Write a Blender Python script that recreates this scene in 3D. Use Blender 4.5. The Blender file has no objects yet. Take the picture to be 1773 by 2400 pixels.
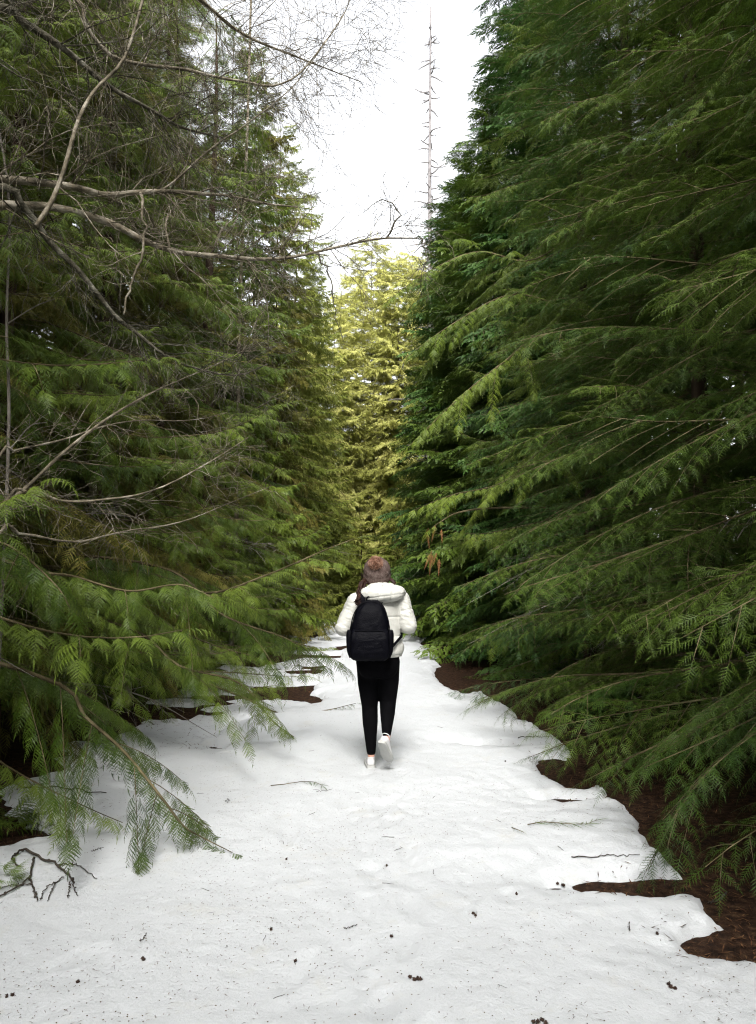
import bpy, math, random
import numpy as np
from mathutils import Vector, Matrix, Euler

# ------------------------------------------------------------------ camera, world, sun, exposure
scene = bpy.context.scene
C = scene.collection
PITCH = math.radians(5.0)
CAM_Z = 1.5
cam_data = bpy.data.cameras.new('camera')
cam = bpy.data.objects.new('camera', cam_data)
C.objects.link(cam)
cam.location = (0, 0, CAM_Z)
cam.rotation_euler = (math.radians(90) + PITCH, 0, 0)
cam_data.sensor_fit = 'VERTICAL'
cam_data.sensor_height = 36.0
cam_data.lens = 26.0
cam_data.clip_start = 0.05
cam_data.clip_end = 600
scene.camera = cam

SUN_EL, SUN_AZ = math.radians(48), math.radians(181)      # azimuth measured from +Y towards +X
w = bpy.data.worlds.new('World')
scene.world = w
w.use_nodes = True
wn, wl = w.node_tree.nodes, w.node_tree.links
wn.clear()
wo = wn.new('ShaderNodeOutputWorld')
bg = wn.new('ShaderNodeBackground')
sky = wn.new('ShaderNodeTexSky')
sky.sky_type = 'NISHITA'
sky.sun_disc = False
sky.sun_elevation = SUN_EL
sky.sun_rotation = SUN_AZ
sky.air_density = 1.0
sky.dust_density = 4.0
hs = wn.new('ShaderNodeHueSaturation')
hs.inputs['Saturation'].default_value = 0.12
wl.new(sky.outputs[0], hs.inputs['Color'])
wl.new(hs.outputs[0], bg.inputs['Color'])
bg.inputs['Strength'].default_value = 0.15
wl.new(bg.outputs[0], wo.inputs['Surface'])

sd = bpy.data.lights.new('sun', 'SUN')
sd.energy = 0.85
sd.angle = math.radians(18)
sd.color = (1.0, 0.97, 0.92)
sun = bpy.data.objects.new('sun', sd)
C.objects.link(sun)
sdir = Vector((math.cos(SUN_EL) * math.sin(SUN_AZ), math.cos(SUN_EL) * math.cos(SUN_AZ), math.sin(SUN_EL)))
sun.rotation_euler = sdir.to_track_quat('Z', 'Y').to_euler()
sun.location = (0, 0, 30)

scene.view_settings.view_transform = 'Standard'
scene.view_settings.look = 'None'
scene.view_settings.exposure = 2.1
scene.view_settings.gamma = 1.0
scene.view_settings.use_curve_mapping = False
scene.cycles.max_bounces = 5
scene.cycles.diffuse_bounces = 2
scene.cycles.glossy_bounces = 2
scene.cycles.transmission_bounces = 3
scene.cycles.use_denoising = True
scene.cycles.denoiser = 'OPENIMAGEDENOISE'
scene.cycles.denoising_input_passes = 'RGB_ALBEDO_NORMAL'
scene.cycles.denoising_prefilter = 'NONE'
scene.cycles.use_adaptive_sampling = False
scene.cycles.filter_width = 1.15


def at(px, py, Y):
    """the world point at depth Y behind photograph pixel (px, py)"""
    d = Vector(((px - 886.5) / 1733.0, 1.0, (1200.0 - py) / 1733.0))
    c, s = math.cos(PITCH), math.sin(PITCH)
    y, z = d.y * c - d.z * s, d.y * s + d.z * c
    k = Y / y
    return np.array((d.x * k, Y, CAM_Z + z * k))


# ------------------------------------------------------------------ materials
def mat(name):
    m = bpy.data.materials.new(name)
    m.use_nodes = True
    nt = m.node_tree
    nt.nodes.clear()
    out = nt.nodes.new('ShaderNodeOutputMaterial')
    return m, nt.nodes, nt.links, out


def leaf_mat(name, dark, light, back, sheen=0.35, rough=0.42, trans=0.22, back_amt=0.5):
    m, n, l, out = mat(name)
    oi = n.new('ShaderNodeObjectInfo')
    geo = n.new('ShaderNodeNewGeometry')
    no = n.new('ShaderNodeTexNoise'); no.inputs['Scale'].default_value = 5.0; no.inputs['Detail'].default_value = 4
    l.new(geo.outputs['Position'], no.inputs['Vector'])
    add = n.new('ShaderNodeMath'); add.operation = 'MULTIPLY_ADD'
    l.new(oi.outputs['Random'], add.inputs[0]); add.inputs[1].default_value = 0.75
    l.new(no.outputs['Fac'], add.inputs[2])
    sub = n.new('ShaderNodeMath'); sub.operation = 'SUBTRACT'; sub.use_clamp = True
    l.new(add.outputs[0], sub.inputs[0]); sub.inputs[1].default_value = 0.38
    mx = n.new('ShaderNodeMix'); mx.data_type = 'RGBA'
    l.new(sub.outputs[0], mx.inputs['Factor'])
    mx.inputs['A'].default_value = (*dark, 1); mx.inputs['B'].default_value = (*light, 1)
    mb = n.new('ShaderNodeMix'); mb.data_type = 'RGBA'
    bf = n.new('ShaderNodeMath'); bf.operation = 'MULTIPLY'; bf.inputs[1].default_value = back_amt
    l.new(geo.outputs['Backfacing'], bf.inputs[0])
    l.new(bf.outputs[0], mb.inputs['Factor'])
    l.new(mx.outputs['Result'], mb.inputs['A']); mb.inputs['B'].default_value = (*back, 1)
    p = n.new('ShaderNodeBsdfPrincipled')
    l.new(mb.outputs['Result'], p.inputs['Base Color'])
    p.inputs['Roughness'].default_value = rough
    p.inputs['Specular IOR Level'].default_value = sheen
    t = n.new('ShaderNodeBsdfTranslucent')
    l.new(mx.outputs['Result'], t.inputs['Color'])
    ms = n.new('ShaderNodeMixShader'); ms.inputs[0].default_value = trans
    l.new(p.outputs[0], ms.inputs[1]); l.new(t.outputs[0], ms.inputs[2])
    l.new(ms.outputs[0], out.inputs['Surface'])
    return m


def noisy_mat(name, cols, scale=8.0, rough=0.8, bump=0.0, bump_scale=40.0, spec=0.3, detail=5, coord='Object', stretch=None, obj_random=0.0):
    """principled with a noise driven colour ramp and bump"""
    m, n, l, out = mat(name)
    tc = n.new('ShaderNodeTexCoord')
    mp = n.new('ShaderNodeMapping')
    if stretch: mp.inputs['Scale'].default_value = stretch
    l.new(tc.outputs[coord], mp.inputs['Vector'])
    no = n.new('ShaderNodeTexNoise'); no.inputs['Scale'].default_value = scale; no.inputs['Detail'].default_value = detail
    l.new(mp.outputs[0], no.inputs['Vector'])
    cr = n.new('ShaderNodeValToRGB')
    e = cr.color_ramp.elements
    k = len(cols)
    for i, c in enumerate(cols):
        pos = 0.3 + 0.4 * i / max(1, k - 1)
        if i < 2:
            e[i].position = pos; e[i].color = (*c, 1)
        else:
            q = e.new(pos); q.color = (*c, 1)
    l.new(no.outputs['Fac'], cr.inputs['Fac'])
    p = n.new('ShaderNodeBsdfPrincipled')
    l.new(cr.outputs['Color'], p.inputs['Base Color'])
    p.inputs['Roughness'].default_value = rough
    p.inputs['Specular IOR Level'].default_value = spec
    if bump:
        nb = n.new('ShaderNodeTexNoise'); nb.inputs['Scale'].default_value = bump_scale; nb.inputs['Detail'].default_value = 4
        l.new(mp.outputs[0], nb.inputs['Vector'])
        b = n.new('ShaderNodeBump'); b.inputs['Strength'].default_value = bump; b.inputs['Distance'].default_value = 0.02
        l.new(nb.outputs['Fac'], b.inputs['Height'])
        l.new(b.outputs[0], p.inputs['Normal'])
    l.new(p.outputs[0], out.inputs['Surface'])
    return m


M_CEDAR = leaf_mat('cedar_leaf', (0.028, 0.062, 0.005), (0.190, 0.255, 0.036), (0.19, 0.24, 0.075), sheen=0.22, trans=0.3)
M_CEDAR_DULL = leaf_mat('cedar_leaf_dull', (0.060, 0.064, 0.010), (0.210, 0.190, 0.040), (0.20, 0.19, 0.07), sheen=0.2, rough=0.5, trans=0.3)
M_HEM = leaf_mat('hemlock_leaf', (0.020, 0.054, 0.005), (0.130, 0.195, 0.026), (0.13, 0.18, 0.06), sheen=0.25, rough=0.45, back_amt=0.3, trans=0.3)
M_HEM_BLUE = leaf_mat('hemlock_leaf_cool', (0.016, 0.058, 0.010), (0.098, 0.185, 0.036), (0.11, 0.17, 0.07), sheen=0.25, rough=0.45, back_amt=0.3, trans=0.3)
M_LIME = leaf_mat('light_cedar_leaf', (0.090, 0.125, 0.014), (0.280, 0.300, 0.060), (0.25, 0.28, 0.10), sheen=0.2, rough=0.5, trans=0.35)
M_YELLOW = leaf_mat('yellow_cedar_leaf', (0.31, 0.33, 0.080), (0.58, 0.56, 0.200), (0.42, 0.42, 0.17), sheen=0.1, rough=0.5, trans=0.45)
M_BROWN_LEAF = leaf_mat('dead_cedar_leaf', (0.16, 0.070, 0.028), (0.28, 0.14, 0.06), (0.2, 0.1, 0.05), sheen=0.1, rough=0.7)
M_BARK = noisy_mat('conifer_bark', [(0.022, 0.014, 0.010), (0.055, 0.036, 0.026), (0.11, 0.08, 0.06)], 9, 0.9, 0.6, 30, stretch=(1, 1, 0.25), spec=0.1)
M_TWIG = noisy_mat('conifer_twig', [(0.035, 0.028, 0.014), (0.085, 0.068, 0.036), (0.20, 0.165, 0.095)], 5, 0.85, spec=0.1)
M_DEAD = noisy_mat('dead_twig', [(0.10, 0.085, 0.07), (0.24, 0.215, 0.185)], 5, 0.85)
M_ALDER = noisy_mat('pale_bark', [(0.035, 0.030, 0.018), (0.15, 0.125, 0.085), (0.33, 0.30, 0.24)], 11, 0.85, 0.5, 40, detail=8)
M_MOSS = noisy_mat('mossy_bark', [(0.025, 0.024, 0.014), (0.07, 0.062, 0.042), (0.20, 0.19, 0.15)], 14, 0.95, 0.8, 50, detail=6)
M_SNAG = noisy_mat('snag_bark', [(0.13, 0.12, 0.12), (0.25, 0.235, 0.235)], 4, 0.9, spec=0.1)
M_LITTER = noisy_mat('needle_litter', [(0.022, 0.012, 0.008), (0.075, 0.036, 0.018), (0.15, 0.085, 0.04)], 30, 0.9, spec=0.1)
M_SPECK = noisy_mat('snow_specks', [(0.03, 0.02, 0.014), (0.09, 0.06, 0.034), (0.18, 0.13, 0.075)], 60, 0.9, spec=0.1)
M_DIRTTWIG = noisy_mat('dark_twig', [(0.02, 0.016, 0.012), (0.06, 0.047, 0.036)], 25, 0.9)
M_CONE = noisy_mat('cone_scale', [(0.018, 0.010, 0.007), (0.06, 0.032, 0.02)], 60, 0.8)
M_FLOOR = noisy_mat('forest_floor', [(0.009, 0.0055, 0.0035), (0.028, 0.014, 0.008), (0.060, 0.034, 0.018)], 22, 0.95, 0.9, 90, spec=0.1, detail=8)

# snow: white, faint tan dust, fine crust
M_SNOW, n, l, out = mat('snow')
geo = n.new('ShaderNodeNewGeometry')
n1 = n.new('ShaderNodeTexNoise'); n1.inputs['Scale'].default_value = 3.2; n1.inputs['Detail'].default_value = 8; n1.inputs['Roughness'].default_value = 0.75
l.new(geo.outputs['Position'], n1.inputs['Vector'])
mr = n.new('ShaderNodeMapRange'); mr.inputs['From Min'].default_value = 0.56; mr.inputs['From Max'].default_value = 0.78
mr.inputs['To Max'].default_value = 0.5
l.new(n1.outputs['Fac'], mr.inputs['Value'])
mx = n.new('ShaderNodeMix'); mx.data_type = 'RGBA'
mx.inputs['A'].default_value = (0.515, 0.528, 0.54, 1); mx.inputs['B'].default_value = (0.47, 0.44, 0.36, 1)
l.new(mr.outputs[0], mx.inputs['Factor'])
p = n.new('ShaderNodeBsdfPrincipled')
l.new(mx.outputs['Result'], p.inputs['Base Color'])
p.inputs['Roughness'].default_value = 0.65; p.inputs['Specular IOR Level'].default_value = 0.25
nb = n.new('ShaderNodeTexNoise'); nb.inputs['Scale'].default_value = 55; nb.inputs['Detail'].default_value = 6; nb.inputs['Roughness'].default_value = 0.7
l.new(geo.outputs['Position'], nb.inputs['Vector'])
nb2 = n.new('ShaderNodeTexNoise'); nb2.inputs['Scale'].default_value = 9; nb2.inputs['Detail'].default_value = 4
l.new(geo.outputs['Position'], nb2.inputs['Vector'])
ad = n.new('ShaderNodeMath'); ad.operation = 'MULTIPLY_ADD'; ad.inputs[1].default_value = 2.2
l.new(nb2.outputs['Fac'], ad.inputs[0]); l.new(nb.outputs['Fac'], ad.inputs[2])
bp = n.new('ShaderNodeBump'); bp.inputs['Strength'].default_value = 0.5; bp.inputs['Distance'].default_value = 0.012
l.new(ad.outputs[0], bp.inputs['Height']); l.new(bp.outputs[0], p.inputs['Normal'])
l.new(p.outputs[0], out.inputs['Surface'])


# ------------------------------------------------------------------ numpy mesh helpers
class MB:
    def __init__(self):
        self.V, self.T, self.M, self.n = [], [], [], 0

    def add(self, V, T, m=0):
        V = np.asarray(V, float).reshape(-1, 3); T = np.asarray(T, int).reshape(-1, 3)
        self.V.append(V); self.T.append(T + self.n); self.M.append(np.full(len(T), m, np.int32)); self.n += len(V)

    def arrays(self):
        return np.concatenate(self.V), np.concatenate(self.T), np.concatenate(self.M)

    def mesh(self, name, mats, smooth=False):
        V, T, Mi = self.arrays()
        return mesh_np(name, V, T, Mi, mats, smooth)


def mesh_np(name, V, T, Mi, mats, smooth=False):
    me = bpy.data.meshes.new(name)
    me.vertices.add(len(V)); me.vertices.foreach_set('co', np.ascontiguousarray(V, np.float32).ravel())
    me.loops.add(len(T) * 3); me.loops.foreach_set('vertex_index', np.ascontiguousarray(T, np.int32).ravel())
    me.polygons.add(len(T)); me.polygons.foreach_set('loop_start', np.arange(0, len(T) * 3, 3, dtype=np.int32))
    for mm in mats: me.materials.append(mm)
    if Mi is not None: me.polygons.foreach_set('material_index', np.ascontiguousarray(Mi, np.int32))
    me.polygons.foreach_set('use_smooth', np.full(len(T), smooth, dtype=bool))
    me.update(calc_edges=True)
    return me


def link(name, me, parent=None, loc=(0, 0, 0), rot=(0, 0, 0), scale=1.0):
    o = bpy.data.objects.new(name, me)
    C.objects.link(o)
    if parent is not None: o.parent = parent
    o.location = loc; o.rotation_euler = rot
    o.scale = (scale,) * 3 if np.isscalar(scale) else scale
    return o


def tag(o, label, cat, group=None):
    o['label'] = label; o['category'] = cat
    if group: o['group'] = group
    return o


def thing(name, label, cat, loc=(0, 0, 0), rz=0.0, group=None):
    o = bpy.data.objects.new(name, None)
    C.objects.link(o)
    o.location = loc; o.rotation_euler = (0, 0, rz); o.empty_display_size = 0.2
    return tag(o, label, cat, group)


def unit(v):
    v = np.asarray(v, float)
    return v / np.maximum(np.linalg.norm(v, axis=-1, keepdims=True), 1e-9)


def tube(P, R, k=5, cap=True):
    P = np.asarray(P, float); n = len(P)
    R = np.broadcast_to(np.asarray(R, float), (n,))
    Tn = unit(np.gradient(P, axis=0))
    ref = np.array((0, 0, 1.0)) if abs(Tn[0, 2]) < 0.8 else np.array((1.0, 0, 0))
    u = unit(np.cross(Tn[0], ref))
    U = np.empty_like(P)
    for i in range(n):
        u = u - Tn[i] * np.dot(u, Tn[i]); u = u / max(np.linalg.norm(u), 1e-9); U[i] = u
    W = np.cross(Tn, U)
    a = np.linspace(0, 2 * math.pi, k, endpoint=False)
    V = P[:, None] + R[:, None, None] * (np.cos(a)[None, :, None] * U[:, None] + np.sin(a)[None, :, None] * W[:, None])
    V = V.reshape(-1, 3)
    i, j = np.meshgrid(np.arange(n - 1), np.arange(k), indexing='ij')
    a0 = i * k + j; a1 = i * k + (j + 1) % k; b0 = a0 + k; b1 = a1 + k
    T = np.concatenate([np.stack([a0, a1, b1], -1).reshape(-1, 3), np.stack([a0, b1, b0], -1).reshape(-1, 3)])
    if cap:
        V = np.concatenate([V, P[:1], P[-1:]])
        jj = np.arange(k)
        T = np.concatenate([T, np.stack([np.full(k, n * k), (jj + 1) % k, jj], -1),
                            np.stack([np.full(k, n * k + 1), (n - 1) * k + jj, (n - 1) * k + (jj + 1) % k], -1)])
    return V, T


def smooth_path(P, n):
    """Catmull-Rom through the points, n samples"""
    P = np.asarray(P, float)
    Q = np.concatenate([[2 * P[0] - P[1]], P, [2 * P[-1] - P[-2]]])
    s = np.linspace(0, len(P) - 1 - 1e-6, n); i = s.astype(int); t = (s - i)[:, None]
    a, b, c, d = Q[i], Q[i + 1], Q[i + 2], Q[i + 3]
    return 0.5 * ((2 * b) + (-a + c) * t + (2 * a - 5 * b + 4 * c - d) * t ** 2 + (-a + 3 * b - 3 * c + d) * t ** 3)


def hash2(ix, iy, seed):
    h = (ix.astype(np.int64) * 374761393 + iy.astype(np.int64) * 668265263 + seed * 1442695041) & 0x7fffffff
    h = ((h ^ (h >> 13)) * 1274126177) & 0x7fffffff
    return ((h ^ (h >> 16)) & 0xffff) / 65535.0


def vnoise(x, y, seed=0):
    ix, iy = np.floor(x), np.floor(y); fx, fy = x - ix, y - iy
    fx = fx * fx * (3 - 2 * fx); fy = fy * fy * (3 - 2 * fy)
    a, b = hash2(ix, iy, seed), hash2(ix + 1, iy, seed)
    c, d = hash2(ix, iy + 1, seed), hash2(ix + 1, iy + 1, seed)
    return (a + (b - a) * fx) * (1 - fy) + (c + (d - c) * fx) * fy - 0.5


def fbm(x, y, oct=4, seed=0):
    s, a = 0, 1.0
    for o in range(oct):
        s = s + a * vnoise(x * 2 ** o + 17.3 * o, y * 2 ** o - 9.1 * o, seed + o); a *= 0.5
    return s


# ------------------------------------------------------------------ ground and snow
YT = [-3, 1.5, 2.6, 3.1, 3.7, 4.2, 4.8, 5.5, 6.1, 6.7, 7.7, 8.7, 9.7, 12, 13.8, 18, 22, 26, 32, 45]
XL = [-3.0, -2.8, -2.6, -2.5, -2.35, -2.25, -1.80, -1.85, -1.9, -1.85, -1.5, -1.2, -0.95, -0.8, -0.75, -0.6, -0.2, 0.3, 1.6, 5.0]
XR = [2.6, 2.3, 2.05, 1.75, 1.55, 1.60, 1.70, 1.68, 1.62, 1.62, 1.66, 1.60, 1.40, 1.15, 1.05, 1.0, 1.1, 1.5, 3.2, 7.0]


def floor_z(x, y):
    ax = np.maximum(np.abs(x) - 1.9, 0)
    return -0.085 + 0.05 * fbm(x * 0.9, y * 0.9, 2, 3) + 0.10 * np.minimum(ax, 6) * (0.35 + 0.5 * vnoise(x * 0.25, y * 0.25, 8)) \
        + 0.012 * np.maximum(y - 9, 0) ** 1.15 * 0.5


def snow_d(x, y):
    """distance inside the snow edge (positive on snow)"""
    k = np.minimum(1.0, 0.4 + y * 0.06)
    wob = (0.22 * fbm(x * 1.7, y * 1.3, 3, 21) + 0.09 * fbm(x * 6, y * 5, 3, 31) + 0.05 * fbm(x * 19, y * 15, 3, 33)) * k
    d = np.minimum(x - np.interp(y, YT, XL), np.interp(y, YT, XR) - x) + wob
    for cx, cy, rx, ry in ((1.58, 3.92, 0.62, 0.13), (1.62, 3.32, 0.34, 0.17), (1.32, 5.35, 0.22, 0.10),
                           (1.2, 11.6, 0.30, 1.6), (1.15, 7.05, 0.36, 0.10), (1.5, 6.1, .2, .5), (-1.75, 6.9, 0.35, 0.18), (-1.1, 9.6, .4, .6)):
        q = np.sqrt(((x - cx) / rx) ** 2 + ((y - cy) / ry) ** 2) - 1
        d = np.minimum(d, q * min(rx, ry) * 1.3 + 0.05 * fbm(x * 7, y * 9, 3, 41))
    # snow left lying beneath the trees
    patch = 0.30 * fbm(x * 0.95 + 3, y * 1.25, 4, 51) - 0.035 - 0.10 * np.maximum(np.abs(x) - 2.3, 0)
    patch = np.where(x < 0, patch + 0.05 - 0.12 * np.maximum(-x - 2.5, 0), patch - 0.08)
    d = np.maximum(d, np.where(np.abs(x) < 4.4, patch, -1))
    return d


_r = np.random.default_rng(17)
STEPS = []
for k in range(26):
    for s_ in (-1, 1):
        STEPS.append((0.02 + 0.11 * s_ + _r.normal() * 0.05, 1.6 + 0.36 * k + 0.18 * s_ + _r.normal() * 0.05, _r.uniform(-0.25, 0.25) + 0.1 * s_, _r.uniform(0.5, 1.0)))
for k in range(44):
    STEPS.append((_r.uniform(-1.3, 1.2), _r.uniform(2.0, 11), _r.uniform(-0.8, 0.8), _r.uniform(0.25, 0.8)))


def prints(x, y):
    """shallow half-melted footprints"""
    out = np.zeros_like(x)
    for cx, cy, a, k in STEPS:
        m = (np.abs(x - cx) < 0.3) & (np.abs(y - cy) < 0.3)
        if not m.any(): continue
        dx, dy = x[m] - cx, y[m] - cy
        u, v = dx * math.cos(a) - dy * math.sin(a), dx * math.sin(a) + dy * math.cos(a)
        wd = 0.052 - 0.012 * np.clip(-v / 0.1, -1, 1)
        q = np.sqrt((u / wd) ** 2 + (v / 0.145) ** 2)
        out[m] += k * (-0.011 / (1 + np.exp((q - 1) * 9)) + 0.005 * np.exp(-((q - 1.25) / 0.2) ** 2))
    return out


def snow_z(x, y):
    d = snow_d(x, y)
    t = 0.085 * np.minimum(1.0, 0.7 + 0.9 * np.maximum(0, d))
    up = t * (1 - np.exp(-np.maximum(d, 0) / 0.028))
    und = 0.026 * fbm(x * 1.1, y * 0.8, 3, 71) + 0.008 * fbm(x * 4, y * 3.2, 3, 81) + 0.006 * fbm(x * 17, y * 15, 2, 91)
    und = und + prints(x, y)
    up = up * (1 + 0.55 * fbm(x * 11, y * 9, 3, 97) * np.exp(-np.maximum(d, 0) / 0.22))
    return floor_z(x, y) + np.where(d > 0, up + und * np.clip(d / 0.12, 0, 1), np.maximum(1.6 * d, -0.10))


def grid_tris(nr, nc):
    i, j = np.meshgrid(np.arange(nr - 1), np.arange(nc - 1), indexing='ij')
    a = i * nc + j
    return np.concatenate([np.stack([a, a + 1, a + nc + 1], -1).reshape(-1, 3), np.stack([a, a + nc + 1, a + nc], -1).reshape(-1, 3)])


ys = [-3.0, -1.5, 0, 1.0, 1.5]
while ys[-1] < 48: ys.append(ys[-1] + max(0.018, 0.0072 * ys[-1]))
xs = np.arange(-4.4, 4.4, 0.024)
gx, gy = np.meshgrid(xs, np.array(ys))
gx = gx * np.maximum(1, gy / 18.0)
sz = snow_z(gx, gy)
T = grid_tris(*gx.shape)
keep = ((sz - floor_z(gx, gy)).ravel()[T] > -0.05).any(1)
V = np.stack([gx.ravel(), gy.ravel(), sz.ravel()], -1)
T = T[keep]
used = np.unique(T); re = np.full(len(V), -1); re[used] = np.arange(len(used))
o = link('snow_path', mesh_np('snow_path', V[used], re[T], None, [M_SNOW], True))
o['kind'] = 'structure'; o['label'] = 'white trodden snow covering the path between the trees'

fx = np.concatenate([[-160, -80, -40, -20, -12, -8], np.arange(-6, 6, 0.07), [6, 8, 12, 20, 40, 80, 160]])
fy = np.concatenate([[-160, -60, -20, -8, -4], np.arange(-2, 12, 0.07), np.arange(12, 34, 0.2), [34, 38, 45, 60, 90, 160]])
gx2, gy2 = np.meshgrid(fx, fy)
V = np.stack([gx2.ravel(), gy2.ravel(), floor_z(gx2, np.minimum(gy2, 50)).ravel()], -1)
o = link('forest_floor', mesh_np('forest_floor', V, grid_tris(*gx2.shape), None, [M_FLOOR], True))
o['kind'] = 'structure'; o['label'] = 'brown needle covered forest floor'


def gz(x, y):
    x, y = np.array([x], float), np.array([y], float)
    return float(np.maximum(floor_z(x, y), snow_z(x, y))[0])


# ------------------------------------------------------------------ foliage templates and branches
def oriented(V, T, N):
    """flip triangles so that they face along N"""
    a, b, c = V[T[:, 0]], V[T[:, 1]], V[T[:, 2]]
    f = np.einsum('ij,j->i', np.cross(b - a, c - a), N) < 0
    T = T.copy(); T[f] = T[f][:, [0, 2, 1]]
    return T


def rachis(L, droop, n):
    s = np.linspace(0, 1, n)
    ang = -droop * s ** 1.2
    ds = L / (n - 1)
    x = np.concatenate([[0], np.cumsum(np.cos(ang[:-1]) * ds)]); z = np.concatenate([[0], np.cumsum(np.sin(ang[:-1]) * ds)])
    return s, np.stack([x, 0 * x, z], -1), np.stack([np.cos(ang), 0 * ang, np.sin(ang)], -1)


def rhombi(base, tip, width, N):
    """leaf blades: base (n,3), tip (n,3), width (n,), common up N"""
    d = tip - base
    pr = unit(np.cross(d, N)) * width[:, None] * 0.5
    mid = base + 0.42 * d
    n = len(base)
    V = np.concatenate([base, mid + pr, tip, mid - pr])
    i = np.arange(n)
    T = np.concatenate([np.stack([i, i + n, i + 2 * n], -1), np.stack([i, i + 2 * n, i + 3 * n], -1)])
    return V, oriented(V, T, np.array((0, 0, 1.0)))


def cedar_spray(L, W, step, pw, droop, forks, rng):
    """flat fern-like spray of a cedar: rachis with pinnae on both sides, some forked"""
    n = max(5, int(L / step))
    s, P, Tn = rachis(L, droop, n)
    Vs, Ts, c = [], [], 0
    def put(V, T):
        nonlocal c
        Vs.append(V); Ts.append(T + c); c += len(V)
    k = max(3, n // 4)
    idx = np.linspace(0, n - 1, k).astype(int)
    hw = 0.0022 + 0.5 * pw * (1 - s[idx])[:, None] * 0.5
    Vr = np.concatenate([P[idx] + hw * np.array((0, 1, 0)), P[idx] - hw * np.array((0, 1, 0))])
    i = np.arange(k - 1)
    Tr = np.concatenate([np.stack([i, i + k, i + k + 1], -1), np.stack([i, i + k + 1, i + 1], -1)])
    put(Vr, oriented(Vr, Tr, np.array((0, 0, 1.0))))
    for side in (1, -1):
        sel = np.arange(1, n)
        ss = s[sel]
        shape = np.minimum(1, ss / 0.22 + 0.35) * (1.02 - ss) ** 0.7
        ln = W * shape * rng.uniform(0.75, 1.1, len(sel)) + 0.006
        phi = np.radians(52 - 22 * ss + rng.uniform(-6, 6, len(sel)))
        d = np.cos(phi)[:, None] * Tn[sel] + (np.sin(phi) * side)[:, None] * np.array((0, 1.0, 0))
        d = unit(d + np.stack([0 * ss, 0 * ss, rng.uniform(-0.35, -0.02, len(sel))], -1))
        base = P[sel] + (0.25 * step * side) * Tn[sel]
        put(*rhombi(base, base + d * ln[:, None], np.full(len(sel), pw) * (0.7 + 0.5 * shape), np.array((0, 0, 1.0))))
        if forks:
            for q, (f, an) in enumerate(((0.3, 38), (0.5, -36), (0.68, 34))[:forks]):
                m = ln > 0.6 * W
                b2 = (base + d * (f * ln)[:, None])[m]
                sd = unit(np.cross(np.array((0, 0, 1.0)), d[m]))
                d2 = unit(d[m] * math.cos(math.radians(an)) + sd * math.sin(math.radians(an)))
                put(*rhombi(b2, b2 + d2 * (0.42 * ln[m])[:, None], np.full(m.sum(), pw * 0.8), np.array((0, 0, 1.0))))
    return np.concatenate(Vs), np.concatenate(Ts)


def hemlock_spray(L, nl, step, nw, droop, rng):
    """twig with two flat ranks of needles"""
    n = max(4, int(L / step))
    s, P, Tn = rachis(L, droop, n)
    Vs, Ts, c = [], [], 0
    k = 3
    idx = np.linspace(0, n - 1, k).astype(int)
    hw = 0.0018 * (1.2 - s[idx])[:, None]
    Vr = np.concatenate([P[idx] + hw * np.array((0, 1, 0)), P[idx] - hw * np.array((0, 1, 0))])
    i = np.arange(k - 1)
    Tr = np.concatenate([np.stack([i, i + k, i + k + 1], -1), np.stack([i, i + k + 1, i + 1], -1)])
    Vs.append(Vr); Ts.append(oriented(Vr, Tr, np.array((0, 0, 1.0)))); c = len(Vr)
    for side in (1, -1):
        m = n
        ln = nl * rng.uniform(0.6, 1.15, m) * np.minimum(1, 1.5 * (1.08 - s))
        phi = np.radians(rng.uniform(42, 78, m))
        d = np.cos(phi)[:, None] * Tn + (np.sin(phi) * side)[:, None] * np.array((0, 1.0, 0)) + np.stack([0 * s, 0 * s, rng.uniform(-0.15, 0.4, m)], -1)
        d = unit(d)
        base = P + rng.uniform(-0.3, 0.3, m)[:, None] * step * Tn
        pr = unit(np.cross(d, np.array((0, 0, 1.0)))) * nw * 0.5
        V = np.concatenate([base + pr, base - pr, base + d * ln[:, None]])
        i = np.arange(m)
        T = np.stack([i, i + m, i + 2 * m], -1)
        Vs.append(V); Ts.append(oriented(V, T, np.array((0, 0, 1.0))) + c); c += len(V)
    return np.concatenate(Vs), np.concatenate(Ts)


def fan(L, W, step, sub, tl, droop, a0, a1, rng, zj=0.12):
    """compound flat spray: a drooping rachis that carries smaller sprays (SUB, each TL long) on both sides"""
    n = max(4, int(L / step))
    s, P, Tn = rachis(L, droop, n)
    mb = MB()
    hw = 0.0016 * (1.2 - s)[:, None]
    Vr = np.concatenate([P + hw * np.array((0, 1, 0)), P - hw * np.array((0, 1, 0))]); i = np.arange(n - 1)
    mb.add(Vr, oriented(Vr, np.concatenate([np.stack([i, i + n, i + n + 1], -1), np.stack([i, i + n + 1, i + 1], -1)]), np.array((0, 0, 1.0))))
    for side in (1, -1):
        for k in range(1, n):
            sh = min(1, s[k] / 0.28 + 0.3) * (1.05 - s[k]) ** 0.75
            ln = W * sh * rng.uniform(0.75, 1.15) + 0.012
            a = math.radians(a0 + (a1 - a0) * s[k] + rng.uniform(-7, 7))
            N = np.cross(Tn[k], np.array((0, 1.0, 0)))
            d = math.cos(a) * Tn[k] + side * math.sin(a) * np.array((0, 1.0, 0)) + rng.uniform(-1.6, 0.6) * zj * N
            place(mb, sub[rng.integers(len(sub))], P[k] + side * 0.3 * step * Tn[k], d, N + 0.12 * rng.normal(size=3), ln / tl)
    place(mb, sub[0], P[-1], Tn[-1], np.array((0, 0.05, 1.0)), 0.6 * W / tl)
    V, T, _ = mb.arrays()
    return V, T


def place(mb, tmpl, pos, d, up, scale, m=0):
    x = unit(d); y = unit(np.cross(up, x)); z = np.cross(x, y)
    V, T = tmpl
    mb.add(pos + scale * (V @ np.stack([x, y, z])), T, m)


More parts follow.
